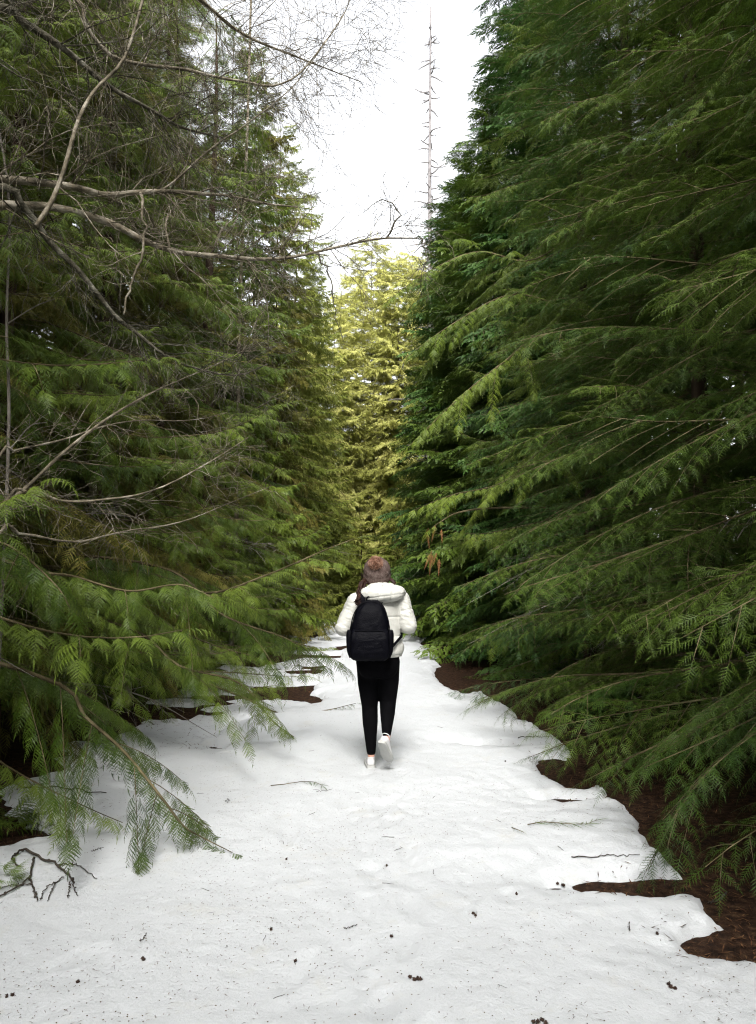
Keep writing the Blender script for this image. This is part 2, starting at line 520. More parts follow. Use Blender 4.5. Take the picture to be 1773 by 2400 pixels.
ZUP = np.array((0, 0, 1.0))


def along(P):
    seg = np.linalg.norm(np.diff(P, axis=0), axis=1)
    return np.concatenate([[0], np.cumsum(seg)])


def leafy(mb, P, tmpls, tl, spacing, s0, ang, down, size, rng, tipsize=0.6, roll=0.25, jitter=0.15):
    """sprays down both sides of the axis P"""
    A = along(P); L = A[-1]
    Tn = unit(np.gradient(P, axis=0))
    d = s0 * L; side = 1
    while d < L * 0.985:
        s = d / L
        pos = np.array([np.interp(d, A, P[:, k]) for k in range(3)])
        t = unit(np.array([np.interp(d, A, Tn[:, k]) for k in range(3)]))
        b = unit(np.cross(ZUP, t))
        a = math.radians(ang[0] + (ang[1] - ang[0]) * s + rng.uniform(-9, 9))
        dn = down * rng.uniform(0.6, 1.4)
        dd = math.cos(a) * t + side * math.sin(a) * b - dn * ZUP
        up = ZUP + roll * rng.normal(size=3) + 0.15 * side * b
        sc = size * (1 + (tipsize - 1) * s) * min(1, 0.55 + 3 * (s - s0) + 0.1) * rng.uniform(1 - jitter, 1 + jitter)
        place(mb, tmpls[rng.integers(len(tmpls))], pos, dd, up, sc / tl)
        side = -side
        d += spacing * 0.5 * rng.uniform(0.75, 1.25)
    place(mb, tmpls[rng.integers(len(tmpls))], P[-1], Tn[-1], ZUP + 0.1 * rng.normal(size=3), size * 0.8 / tl)


def limb_axis(L, rise, droop, upturn, rng, n=14, wig=0.03):
    s = np.linspace(0, 1, n)
    z = L * (rise * s - droop * s ** 2 + upturn * s ** 4)
    y = L * wig * (np.sin(s * rng.uniform(3, 7) + rng.uniform(0, 6)) - math.sin(0)) * s
    z = z + L * wig * 0.6 * np.sin(s * rng.uniform(5, 9) + rng.uniform(0, 6)) * s
    return np.stack([L * s * (1 - 0.1 * abs(droop)), y, z], -1)


def cedar_branch(L, tm, rng, axis=None, second=0.27, spacing=0.105, size=0.30, down=0.22, rad=None, s0=0.10):
    mb = MB()
    if axis is None:
        axis = limb_axis(L, rng.uniform(-0.05, 0.12), rng.uniform(0.25, 0.5), rng.uniform(0.12, 0.3), rng)
    A = along(axis); L = A[-1]
    r0 = rad or (0.0045 + 0.0036 * L)
    V, T = tube(axis, np.linspace(r0, 0.0022, len(axis)), 5); mb.add(V, T, 1)
    tms, tl = tm
    leafy(mb, axis, tms, tl, spacing, max(s0, 0.16), (64, 40), down, size, rng, roll=0.16)
    d = max(0.15, s0) * L; side = 1
    Tn = unit(np.gradient(axis, axis=0))
    while d < 0.86 * L and second:
        s = d / L
        l2 = (0.42 * L * (1 - s) ** 0.8 + 0.12) * rng.uniform(0.6, 1.1)
        l2 = min(l2, 0.95)
        pos = np.array([np.interp(d, A, axis[:, k]) for k in range(3)])
        t = unit(np.array([np.interp(d, A, Tn[:, k]) for k in range(3)])); b = unit(np.cross(ZUP, t))
        a = math.radians(rng.uniform(38, 62))
        q = np.linspace(0, 1, 7)[:, None]
        d0 = math.cos(a) * t + side * math.sin(a) * b - rng.uniform(-0.08, 0.22) * ZUP
        P2 = pos + l2 * (q * d0 - ZUP * 0.28 * q ** 2)
        V, T = tube(P2, np.linspace(0.0032, 0.0014, 7), 3, False); mb.add(V, T, 1)
        leafy(mb, P2, tms, tl, spacing, 0.2, (60, 40), down, size * 0.8, rng, roll=0.16)
        side = -side; d += second * rng.uniform(0.7, 1.3)
    return mb


def hemlock_branch(L, tm, rng, axis=None, second=0.20, spacing=0.085, size=0.24, down=0.08, s0=0.10):
    mb = MB()
    if axis is None:
        axis = limb_axis(L, rng.uniform(0.02, 0.15), rng.uniform(0.12, 0.34), 0.0, rng)
    A = along(axis); L = A[-1]
    V, T = tube(axis, np.linspace(0.004 + 0.0036 * L, 0.0018, len(axis)), 5); mb.add(V, T, 1)
    tms, tl = tm
    leafy(mb, axis, tms, tl, spacing * 1.2, 0.16, (62, 40), down, size, rng)
    d = s0 * L; side = 1
    Tn = unit(np.gradient(axis, axis=0))
    while d < 0.95 * L:
        s = d / L
        l2 = (0.40 * L * (1 - s) ** 0.75 + 0.10) * rng.uniform(0.55, 1.1)
        l2 = min(l2, 0.75) * min(1, 0.4 + 2.2 * s)
        pos = np.array([np.interp(d, A, axis[:, k]) for k in range(3)])
        t = unit(np.array([np.interp(d, A, Tn[:, k]) for k in range(3)])); b = unit(np.cross(ZUP, t))
        a = math.radians(rng.uniform(40, 66))
        q = np.linspace(0, 1, 6)[:, None]
        d0 = math.cos(a) * t + side * math.sin(a) * b + rng.uniform(-0.18, 0.12) * ZUP
        P2 = pos + l2 * (q * d0 - ZUP * rng.uniform(0.08, 0.3) * q ** 2)
        V, T = tube(P2, np.linspace(0.0032, 0.0012, 6), 3, False); mb.add(V, T, 1)
        leafy(mb, P2, tms, tl, spacing, 0.16, (58, 40), down, size * 0.75, rng, roll=0.2)
        side = -side; d += second * 0.5 * rng.uniform(0.6, 1.4)
    return mb


def dead_branch(L, rng, dens=1.0):
    """bare dead lower limb with fine side twigs"""
    mb = MB()
    axis = limb_axis(L, rng.uniform(-0.1, 0.1), rng.uniform(0.1, 0.4), 0.0, rng, 10, 0.05)
    V, T = tube(axis, np.linspace(0.004 + 0.004 * L, 0.0015, 10), 4); mb.add(V, T)
    for _ in range(int(9 * L * dens)):
        s = rng.uniform(0.15, 0.95); i = int(s * 9)
        l2 = rng.uniform(0.15, 0.5) * L * (1.1 - s)
        d0 = unit(np.array((rng.uniform(0.3, 1), rng.uniform(-1, 1), rng.uniform(-0.6, 0.2))))
        q = np.linspace(0, 1, 5)[:, None]
        P2 = axis[i] + l2 * (q * d0 + 0.1 * rng.normal(size=3) * q ** 2 - 0.12 * ZUP * q ** 2)
        V, T = tube(P2, np.linspace(0.0028, 0.0012, 5), 3, False); mb.add(V, T)
        for _ in range(2):
            j = rng.integers(1, 4)
            P3 = P2[j] + l2 * 0.45 * np.linspace(0, 1, 4)[:, None] * unit(d0 + 0.9 * rng.normal(size=3))
            V, T = tube(P3, np.linspace(0.0018, 0.001, 4), 3, False); mb.add(V, T)
    return mb


rng = np.random.default_rng(7)
def simple(L, w, rng):
    """one small spray as a few broad blades, for trees far away"""
    b = np.array(((0, 0, 0), (0.25 * L, 0, 0), (0.25 * L, 0, 0), (0.5 * L, 0, 0)), float)
    t = np.array(((L, 0, -0.02 * L), (0.62 * L, 0.38 * L, 0), (0.62 * L, -0.38 * L, 0), (L, 0.15 * L, 0)), float)
    return rhombi(b, t, np.full(4, w), np.array((0, 0, 1.0)))
_c = [[cedar_spray(0.15, 0.021, st, pw, dr, 0, rng) for dr in (0.5, 0.9)] for st, pw in ((0.0105, 0.0062), (0.018, 0.0105))] + [[simple(0.15, 0.034, rng)]]
_h = [[hemlock_spray(0.08, 0.0115, st, nw, dr, rng) for dr in (0.1, 0.4)] for st, nw in ((0.0058, 0.0036), (0.0105, 0.0070))] + [[simple(0.08, 0.028, rng)]]
CT_NEAR, CT_MID, CT_FAR = [([fan(0.32, 0.135, st, sub, 0.15, dr, 58, 38, rng) for dr in (0.5, 0.9, 1.25)], 0.32) for sub, st in zip(_c, (0.027, 0.03, 0.034))]
HT_NEAR, HT_MID, HT_FAR = [([fan(0.25, 0.085, 0.023, sub, 0.08, dr, 62, 42, rng, 0.2) for dr in (0.2, 0.5, 0.8)], 0.25) for sub in _h]
CT_LITTLE = ([cedar_spray(0.24, 0.042, 0.0150, 0.0066, dr, 0, rng) for dr in (0.3, 0.6)], 0.24)
HT_LITTLE = ([hemlock_spray(0.15, 0.0165, 0.0050, 0.0036, dr, rng) for dr in (0.1, 0.4)], 0.15)


def variants(kind, lod, leafm):
    """branch meshes of several lengths: list of (length, mesh)"""
    r = np.random.default_rng(abs(hash((kind, lod))) % 1 + {'cedar': 11, 'hemlock': 23}[kind] + lod)
    outv = []
    if kind == 'cedar':
        tm = (CT_NEAR, CT_MID, CT_FAR)[lod]
        for L, k in ((2.3, 4), (1.5, 3), (0.8, 1)):
            for _ in range(k):
                outv.append((L, cedar_branch(L, tm, r).mesh('cedar_branch', [leafm, M_TWIG])))
    else:
        tm = (HT_NEAR, HT_MID, HT_FAR)[lod]
        for L, k in ((2.2, 4), (1.4, 3), (0.8, 1)):
            for _ in range(k):
                outv.append((L, hemlock_branch(L, tm, r).mesh('hemlock_branch', [leafm, M_TWIG])))
    return outv


_vc = {}
def get_variants(kind, lod, leafm):
    key = (kind, lod)
    if key not in _vc: _vc[key] = variants(kind, lod, leafm)
    base = _vc[key]
    if (key, leafm.name) not in _vc:
        if base[0][1].materials[0] == leafm: _vc[(key, leafm.name)] = base
        else:
            lst = []
            for L, me in base:
                m2 = me.copy(); m2.materials[0] = leafm; lst.append((L, m2))
            _vc[(key, leafm.name)] = lst
    return _vc[(key, leafm.name)]


DEAD_MESH = [dead_branch(L, np.random.default_rng(40 + i)).mesh('dead_branch', [M_DEAD]) for i, L in enumerate((1.0, 1.4, 1.8, 1.2))]
NB = 0


def conifer(kind, label, X, Y, H, lmax, z0, dz, lod, leafm, seed, tr=None, group=None, face=None, back_keep=0.5, prof=0.62, dead=6, lean=0.0, ztop=None, name=None, zf=None, lift=28, dzk=1.0):
    """tree > trunk, branch ... ; branches share mesh data"""
    global NB
    r = np.random.default_rng(seed)
    base = floor_z(np.array([float(X)]), np.array([float(Y)]))[0] - 0.05
    root = thing(name or kind + '_tree', label, 'tree', (X, Y, base), 0, group)
    tr = tr or min(0.075, H * 0.0055)
    zz = np.linspace(0, H, 14)
    P = np.stack([0.03 * np.sin(zz * 0.9 + seed) + lean * zz, 0.03 * np.cos(zz * 0.7 + seed), zz], -1)
    R = tr * (1 - zz / H) ** 0.85 + 0.006
    R[0] *= 1.35
    V, T = tube(P, R, 9)
    mb = MB(); mb.add(V, T); link('trunk', mb.mesh('trunk', [M_BARK], True), root)
    var = get_variants(kind, lod, leafm)
    face = face if face is not None else math.atan2(-1.0 - 0 * Y, -X)
    az = r.uniform(0, 6.28); z = z0; tilt = r.uniform(-5, 4)
    ztop = ztop or H
    zfull = zf or 3.2 + 0.95 * (Y + 2.5)
    while z < ztop - 0.15:
        q = (z - z0) / (H - z0)
        az += 2.4 + r.uniform(-0.35, 0.35)
        ln = (lmax * (1 - q) ** prof + 0.18) * r.uniform(0.72, 1.12)
        c = math.cos(az - face)
        z += dz * dzk * r.uniform(0.7, 1.3) * (1.0 if z < zfull else 2.6)
        if c < -0.25 and r.random() > back_keep: continue
        cand = sorted(var, key=lambda v: abs(math.log(v[0] / ln)))[:4]
        L, me = cand[r.integers(len(cand))]
        pitch = math.radians(r.normal() * 8 + tilt + 4 * (1 - q) - lift * max(0, q - 0.35))
        px, py = np.interp(z, zz, P[:, 0]), np.interp(z, zz, P[:, 1])
        link('branch', me, root, (px, py, z), (r.normal() * 0.28, pitch, az), ln / L); NB += 1
    for _ in range(dead):
        me = DEAD_MESH[r.integers(4)]
        z = r.uniform(0.3, 2.6); a = face + r.uniform(-1.3, 1.3)
        link('dead_branch', me, root, (np.interp(z, zz, P[:, 0]), np.interp(z, zz, P[:, 1]), z), (r.uniform(-1, 1), r.uniform(-0.1, 0.3), a), r.uniform(0.8, 1.3)); NB += 1
    return root


GL, GR = 'conifers along the left of the path', 'conifers along the right of the path'
# left row of cedars
for i, (x, y, h, lm, lod, m, lb, kw) in enumerate((
        (-3.3, 2.6, 14, 1.7, 0, M_CEDAR, 'nearest cedar, outside the left edge but for its bough tips', dict(z0=1.3)),
        (-3.35, 4.6, 14, 2.1, 0, M_CEDAR, 'near cedar on the left with a bough drooping onto the snow', dict(z0=0.85)),
        (-3.35, 6.5, 15, 2.25, 0, M_CEDAR, 'cedar with pale fern-like boughs left of the walker', dict(z0=0.7)),
        (-3.2, 8.4, 14.5, 2.1, 0, M_CEDAR, 'dense cedar behind the fern-like boughs, reaching towards the walker', {}),
        (-3.1, 10.3, 13.0, 1.9, 1, M_CEDAR, 'cedar just in front of the one with the bare dark trunk', dict(zf=13, tr=.05, prof=.5)),
        (-2.85, 12.2, 11.5, 1.9, 1, M_CEDAR, 'cedar whose bare dark brown trunk shows through its boughs', dict(tr=0.13, dead=12, face=0.3, zf=10)),
        (-3.0, 14.6, 13.0, 1.9, 2, M_CEDAR, 'slim cedar against the sky left of the gap', dict(tr=.04, zf=14, prof=.5, dzk=.62)),
        (-3.0, 17.2, 14.0, 2.0, 2, M_CEDAR_DULL, 'olive cedar behind the slim one at the left of the gap', dict(tr=.04, zf=14, prof=.5, dzk=.62)),
        (-2.8, 20.0, 14.5, 2.1, 2, M_LIME, 'farther cedar bordering the left of the path', dict(tr=.04, prof=.5, dzk=.7)),
        (-2.7, 23.5, 15.0, 2.2, 2, M_LIME, 'next to last cedar at the left of the path', dict(tr=.04, prof=.5, dzk=.7)),
        (-2.7, 27.0, 13.5, 2.2, 2, M_LIME, 'farthest cedar at the left of the path by the yellow trees', dict(tr=.04, prof=.5, dzk=.7)))):
    kw = dict(kw); z0_ = kw.pop('z0', 0.3)
    conifer('cedar', lb, x, y, h, lm, z0_, (0.105, 0.11, 0.11)[lod], lod, m, 101 + i, group=GL, back_keep=0.15, **kw)
for i, (x, y, h, lb) in enumerate(((-4.3, 5.6, 12, 'olive cedar crown hanging behind the alder limbs at the far left'), (-4.4, 7.6, 14, 'tall olive cedar behind the pale leaning bare stem'),
                                   (-4.2, 9.5, 14, 'olive cedar with a brownish crown right of the pale leaning stem'), (-4.3, 11.4, 14, 'olive cedar in front of the grey straight trunk'),
                                   (-4.3, 13.6, 13.5, 'olive cedar behind the cedar with the bare dark trunk'))):
    conifer('cedar', lb, x, y, h, 2.5, 1.2, 0.085, 1, M_CEDAR_DULL, 150 + i, group='olive cedars behind the left row', back_keep=0.1, dead=0, tr=0.05, prof=0.45)
# right row of hemlocks with one cedar among them
for i, (k, x, y, h, lm, lod, m, lb) in enumerate((
        ('hemlock', 3.3, 2.0, 15, 1.8, 0, M_HEM, 'hemlock hanging into the top right corner'),
        ('hemlock', 3.35, 3.6, 16, 2.1, 0, M_HEM, 'near hemlock filling the right edge, its low bough on the snow'),
        ('hemlock', 3.35, 5.4, 17, 2.3, 0, M_HEM, 'dark green feathery hemlock right of the walker'),
        ('hemlock', 3.2, 7.2, 17, 2.2, 1, M_HEM, 'hemlock with long flat boughs behind the dark feathery one'),
        ('hemlock', 3.2, 9.0, 17, 2.2, 1, M_HEM_BLUE, 'cool green hemlock in front of the cedar with drooping fronds'),
        ('cedar', 3.1, 10.8, 16, 2.2, 1, M_CEDAR, 'cedar with pale drooping fronds among the hemlocks'),
        ('hemlock', 3.2, 12.8, 17, 1.9, 2, M_HEM_BLUE, 'cool green hemlock behind the cedar with drooping fronds'),
        ('hemlock', 2.8, 15.0, 12.8, 2.1, 2, M_HEM, 'tall hemlock whose crown edges the sky on the right'),
        ('hemlock', 2.5, 17.6, 12.6, 2.2, 2, M_HEM, 'hemlock behind the tall one that edges the sky'),
        ('hemlock', 2.4, 20.5, 13.0, 2.3, 2, M_HEM_BLUE, 'hemlock near the bend of the path on the right'),
        ('hemlock', 2.5, 24.0, 13.5, 2.4, 2, M_LIME, 'farthest hemlock at the right before the yellow trees'))):
    conifer(k, lb, x, y, h, lm, 0.6 if y < 8 else 0.16, ((0.062, 0.056, 0.056) if k == 'hemlock' else (0.105, 0.11, 0.11))[lod], lod, m, 201 + i, group=GR, back_keep=0.15, tr=0.085 if y < 12 else 0.045, prof=0.62 if y < 12 else 0.48, dzk=1.0 if y < 12 else 0.75)
# yellow cedars closing the view
GY = 'yellow-green cedars closing the end of the path'
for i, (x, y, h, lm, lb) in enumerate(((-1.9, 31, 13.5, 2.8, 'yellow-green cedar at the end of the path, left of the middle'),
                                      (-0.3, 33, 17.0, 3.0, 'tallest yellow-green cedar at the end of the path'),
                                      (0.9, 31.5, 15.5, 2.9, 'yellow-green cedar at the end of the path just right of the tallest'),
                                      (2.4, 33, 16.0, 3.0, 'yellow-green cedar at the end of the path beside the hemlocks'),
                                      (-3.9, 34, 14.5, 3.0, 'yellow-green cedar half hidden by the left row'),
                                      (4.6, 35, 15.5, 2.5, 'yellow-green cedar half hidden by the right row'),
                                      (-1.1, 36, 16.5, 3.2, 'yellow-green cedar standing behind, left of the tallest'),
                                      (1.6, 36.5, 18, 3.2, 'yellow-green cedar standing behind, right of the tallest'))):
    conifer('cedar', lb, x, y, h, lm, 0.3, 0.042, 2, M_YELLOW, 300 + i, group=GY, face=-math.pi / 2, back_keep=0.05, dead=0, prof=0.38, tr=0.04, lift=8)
for i, (x, y, h, lm, m, lb) in enumerate(((-0.6, 26.5, 3.4, 1.4, M_LIME, 'young dark green conifer closing the path behind the walker\'s head'),
                                      (0.75, 28.0, 4.2, 1.6, M_LIME, 'young conifer closing the path to the right of the walker\'s head'),
                                      (-1.5, 28.5, 4.6, 1.6, M_LIME, 'young conifer closing the path to the left of the walker\'s head'))):
    conifer('hemlock', lb, x, y, h, lm, 0.2, 0.05, 2, m, 340 + i, group='young conifers at the end of the path', face=-math.pi / 2, back_keep=0.1, dead=0, prof=0.6, tr=0.04)
# second rows in the shade
for i, (x, y, k) in enumerate(((-5.7, 3.2, 'cedar'), (-5.8, 6.2, 'cedar'), (-5.5, 9.3, 'cedar'), (-5.2, 12.4, 'cedar'), (-5.3, 16.0, 'cedar'), (-5.4, 20.5, 'hemlock'))):
    conifer(k, 'conifer in the shade behind the left row of cedars', x, y, (15, 15, 14, 12.5, 12.5, 12)[i], 2.9, 0.4, 0.065, 2, M_CEDAR_DULL if k == 'cedar' else M_HEM, 400 + i, group='conifers behind the left row', back_keep=0.15, prof=0.45)
for i, (x, y, k) in enumerate(((5.7, 2.6, 'hemlock'), (5.8, 5.6, 'hemlock'), (5.7, 8.8, 'hemlock'), (5.6, 12.5, 'hemlock'), (5.5, 16.5, 'cedar'), (5.6, 21.0, 'hemlock'))):
    conifer(k, 'conifer in the shade behind the right row of hemlocks', x, y, 19 + i % 3, 2.8, 0.4, 0.075, 1 if y > 10 else 2, M_HEM if k == 'hemlock' else M_CEDAR, 420 + i, group='conifers behind the right row', back_keep=0.15, prof=0.45)

# the wood beyond: one dark mass of crowns, with a few unseen sun-blocking trees added
mb = MB(); r = np.random.default_rng(9)
def mass_tree(x, y, h, rad, nclump):
    b = floor_z(np.array([x]), np.array([min(y, 50.0)]))[0]
    V, T = tube(np.array([(x, y, b - 0.1), (x, y, b + h * 0.5), (x, y, b + h)]), [h * 0.012, h * 0.007, 0.01], 6); mb.add(V, T, 1)
    s = r.random(nclump) ** 0.8
    a = r.uniform(0, 6.28, nclump)
    q = rad * (1 - s) ** 0.8 * r.uniform(0.45, 1.05, nclump) + 0.1
    base = np.stack([x + q * np.cos(a), y + q * np.sin(a), b + 0.3 + s * (h - 0.3)], -1)
    d = np.stack([np.cos(a + r.uniform(-.6, .6, nclump)), np.sin(a + r.uniform(-.6, .6, nclump)), r.uniform(-1.1, 0.0, nclump)], -1)
    V, T = rhombi(base, base + unit(d) * r.uniform(0.3, 0.75, nclump)[:, None], r.uniform(0.12, 0.28, nclump), np.array((0.1, 0.2, 1.0)))
    mb.add(V, T, 0)
for side in (-1, 1):
    for yy in np.arange(-5, 46, 2.6):
        for k, xx in enumerate((8.2, 11.2)):
            mass_tree(side * (xx + r.uniform(-.7, .7)), yy + r.uniform(-1, 1), r.uniform(14, 20) if side > 0 or yy < 4 else (r.uniform(0.9, 1.1) * min(19, 6 + 0.62 * yy) if yy < 20 else r.uniform(8, 11)), 2.4, 1500)
for yy in np.arange(23, 41, 2.0):
    mass_tree(-5.6 + r.uniform(-.8, .8), yy, r.uniform(10.5, 12.5), 2.2, 1500); mass_tree(5.9 + r.uniform(-.8, .8), yy, r.uniform(11, 14), 2.2, 1500)
for xx in (-2.2, 0.1, 2.4): mass_tree(xx, -8.6 + r.uniform(-.5, .5), r.uniform(13, 15), 2.2, 1800)  # unseen trees added across the path behind the camera to shade the near snow
for yy in (-0.6, -2.6, -4.8, -7.5, -11):
    for side in (-1, 1): mass_tree(side * r.uniform(3.5, 4.2), yy, r.uniform(11, 14), 2.1, 1800)
for xx in np.arange(-12, 14, 2.6):
    mass_tree(xx + r.uniform(-.6, .6), 42 + r.uniform(-2, 2), r.uniform(7, 9) + 0.6 * abs(xx), 2.3, 2000)
o = link('far_forest', mb.mesh('far_forest', [M_HEM, M_BARK]))
o['kind'] = 'stuff'; o['label'] = 'dark mass of forest behind the tree rows, with unseen shade trees added behind the camera'


# ------------------------------------------------------------------ bare trees
def bare_limb(mb, P, r0, r1, rng, twigs, tl, depth=2, m=0, k=6, gravity=-0.03, spread=0.9, s0=0.12):
    """limb with recursively forking, crooked side twigs"""
    V, T = tube(P, np.linspace(r0, r1, len(P)), k); mb.add(V, T, m)
    if depth <= 0: return
    A = along(P); L = A[-1]; Tn = unit(np.gradient(P, axis=0))
    for _ in range(twigs):
        s = rng.uniform(s0, 0.97); d = s * L
        pos = np.array([np.interp(d, A, P[:, q]) for q in range(3)])
        t = unit(np.array([np.interp(d, A, Tn[:, q]) for q in range(3)]))
        side = rng.normal(size=3); side = unit(side - t * np.dot(side, t))
        d0 = unit(t * rng.uniform(0.3, 1.0) + side * spread)
        l2 = tl * rng.uniform(0.4, 1.15) * (1.1 - 0.5 * s)
        n = 8
        cur = pos; pts = [cur]; dv = d0
        for q in range(n - 1):
            dv = unit(dv + 0.17 * rng.normal(size=3) + gravity * ZUP)
            cur = cur + dv * l2 / (n - 1); pts.append(cur)
        rr = max(0.0014, min((r0 + (r1 - r0) * s) * 0.40, 0.003 + 0.004 * l2))
        bare_limb(mb, np.array(pts), rr, 0.0011, rng, max(2, int(twigs * 0.3)) if depth > 1 else 0, tl * 0.45, depth - 1, m, 3 if rr < 0.006 else 4, gravity, spread)


def pixpath(pts, Y0, Y1, n=24, wob=0.0, seed=0):
    m = len(pts)
    W = np.array([at(px, py, Y0 + (Y1 - Y0) * i / (m - 1)) for i, (px, py) in enumerate(pts)])
    W = smooth_path(W, n)
    if wob:
        rr = np.random.default_rng(seed)
        W[1:-1] += wob * rr.normal(size=(n - 2, 3))
    return W


def bare_tree(name, label, loc, trunk_pts, tr, limbs, group=None, mtrunk=None, cat='tree'):
    root = thing(name, label, cat, loc, 0, group)
    L = np.array(loc)
    mb = MB()
    V, T = tube(np.array(trunk_pts) - L, np.linspace(tr[0], tr[1], len(trunk_pts)), 9); mb.add(V, T)
    link('trunk', mb.mesh('trunk', [mtrunk or M_ALDER], True), root)
    for i, (P, r0, r1, tw, tl, dep, m, kw) in enumerate(limbs):
        rr = np.random.default_rng(500 + i + int(tr[0] * 1000))
        mb = MB()
        bare_limb(mb, P - L, r0, r1, rr, tw, tl, dep, 0, 7, **kw)
        link('limb', mb.mesh('limb', [m], True), root)
    return root


tx, ty = -2.75, 4.0
tb = (tx, ty, gz(tx, ty) - 0.05)
trunk = smooth_path([tb, (tx - .02, ty, 1.5), (tx + .03, ty + .02, 3.0), (tx, ty + .05, 4.6), (tx + .1, ty, 6.5), (tx, ty, 8.5)], 20)
def start(z): return [tx + 0.0, ty, z]
def limb_from(z, P): return smooth_path(np.concatenate([[start(z)], P[::2]]), 34)
K = dict
bare_tree('alder_tree', 'bare alder leaning in from the left with two long pale limbs across the path', tb, trunk, (0.11, 0.04), [
    (limb_from(3.55, pixpath([(-60, 417), (0, 420), (120, 430), (200, 445), (260, 457), (380, 447), (470, 455), (530, 458), (640, 480), (735, 488)], 4.0, 4.9)), 0.030, 0.005, 44, 0.85, 2, M_ALDER, {}),
    (limb_from(3.35, pixpath([(-40, 490), (60, 483), (130, 487), (240, 515), (330, 560), (400, 588), (480, 597), (560, 605), (640, 608), (740, 593), (850, 563), (930, 560), (1035, 557)], 4.0, 5.2)), 0.029, 0.005, 46, 0.8, 2, M_ALDER, K(s0=.25)),
    (limb_from(4.6, pixpath([(0, 20), (100, 80), (170, 130), (260, 205), (360, 260), (430, 300), (560, 330)], 4.0, 4.6)), 0.028, 0.005, 48, 1.0, 2, M_MOSS, {}),
    (limb_from(3.45, pixpath([(0, 440), (70, 500), (110, 560), (200, 650), (260, 730), (340, 795), (420, 850), (560, 880), (660, 835)], 3.9, 4.8)), 0.025, 0.004, 40, 0.75, 2, M_MOSS, {}),
    (limb_from(5.6, pixpath([(300, -140), (470, 0), (570, 80), (700, 135), (880, 205)], 4.3, 5.6)), 0.020, 0.003, 50, 1.1, 2, M_ALDER, K(s0=.3)),
    (limb_from(4.9, pixpath([(150, -20), (260, 130), (420, 160), (560, 190), (680, 190), (790, 60), (830, -20)], 4.2, 5.2)), 0.016, 0.003, 52, 1.0, 2, M_ALDER, {}),
    (pixpath([(330, 452), (390, 440), (470, 370), (520, 330), (580, 290), (690, 200), (770, 90)], 4.45, 4.9), 0.010, 0.002, 12, 0.6, 2, M_ALDER, {}),
    (pixpath([(330, 452), (338, 520), (335, 580), (312, 660), (300, 700), (290, 737)], 4.35, 4.3, 18, 0.006, 3), 0.009, 0.005, 5, 0.4, 1, M_ALDER, {}),
    (pixpath([(400, 588), (390, 520), (430, 470), (520, 440), (560, 500), (500, 590)], 4.5, 4.8), 0.008, 0.003, 8, 0.6, 2, M_ALDER, {}),
    (pixpath([(740, 593), (770, 640), (785, 720), (805, 800)], 5.0, 5.1, 18, 0.006, 3), 0.008, 0.002, 6, 0.45, 2, M_MOSS, {}),
    (pixpath([(905, 560), (935, 500), (900, 470), (850, 500)], 5.1, 5.1, 14, 0.006, 3), 0.007, 0.002, 14, 0.35, 2, M_MOSS, K(spread=1.2)),
    (pixpath([(985, 558), (1000, 600), (985, 660)], 5.2, 5.2, 14, 0.006, 3), 0.006, 0.002, 8, 0.35, 2, M_MOSS, {}),
])
# the snapped pale branch hanging in the alder
P = pixpath([(85, 530), (120, 475), (150, 400), (185, 280), (225, 210), (290, 140), (330, 20), (345, -60)], 3.85, 4.1, 26)
mb = MB(); bare_limb(mb, P - P[0], 0.014, 0.007, np.random.default_rng(3), 7, 0.5, 2)
o = link('hanging_branch', mb.mesh('hanging_branch', [M_ALDER], True), None, P[0])
tag(o, 'long pale snapped branch caught upright in the alder limbs', 'branch')
# mid-height bare shrub
sx, sy = -2.45, 4.1
sb = (sx, sy, gz(sx, sy) - 0.04)
bare_tree('bare_shrub', 'bare grey shrub whose branches spread over the cedar boughs on the left', sb,
          smooth_path([sb, (sx, sy, 0.8), (sx + .03, sy, 1.6), (sx - .05, sy, 2.6)], 10), (0.035, 0.012), [
    (smooth_path(np.concatenate([[(sx, sy, 1.45)], pixpath([(0, 1190), (60, 1145), (150, 1060), (240, 990), (320, 940), (400, 900), (560, 830), (575, 800)], 4.1, 4.7)[::2]]), 30), 0.013, 0.0025, 26, 0.6, 2, M_ALDER, {}),
    (smooth_path(np.concatenate([[(sx, sy, 1.35)], pixpath([(20, 1165), (80, 1150), (150, 1175), (250, 1170), (360, 1150), (480, 1090), (560, 1040), (590, 1020)], 4.1, 4.7)[::2]]), 30), 0.010, 0.0025, 26, 0.6, 2, M_ALDER, {}),
    (smooth_path(np.concatenate([[(sx, sy, 1.55)], pixpath([(0, 1065), (60, 1050), (150, 1030), (240, 1000), (330, 985), (450, 985), (560, 960)], 4.1, 4.9)[::2]]), 30), 0.008, 0.002, 22, 0.55, 2, M_ALDER, {}),
    (smooth_path(np.concatenate([[(sx, sy, 1.1)], pixpath([(0, 1245), (80, 1255), (180, 1270), (290, 1245), (420, 1225), (560, 1170), (660, 1130)], 4.1, 5.2)[::2]]), 30), 0.009, 0.002, 18, 0.5, 2, M_ALDER, {}),
], cat='shrub')
# slim sapling at the left edge
vx = at(18, 1060, 4.6)
vb = (vx[0], 4.6, gz(vx[0], 4.6) - 0.04)
bare_tree('bare_sapling', 'slim upright brown sapling at the left edge', vb, smooth_path([vb, at(20, 1060, 4.6), at(16, 760, 4.6), at(22, 480, 4.65), at(-10, 250, 4.6)], 18), (0.012, 0.006), [
    (pixpath([(20, 1060), (70, 1000), (110, 990)], 4.6, 4.6), 0.005, 0.002, 6, 0.3, 1, M_DEAD, {}),
    (pixpath([(17, 760), (80, 720), (130, 700)], 4.6, 4.6), 0.005, 0.002, 6, 0.3, 1, M_DEAD, {})], mtrunk=M_DEAD)

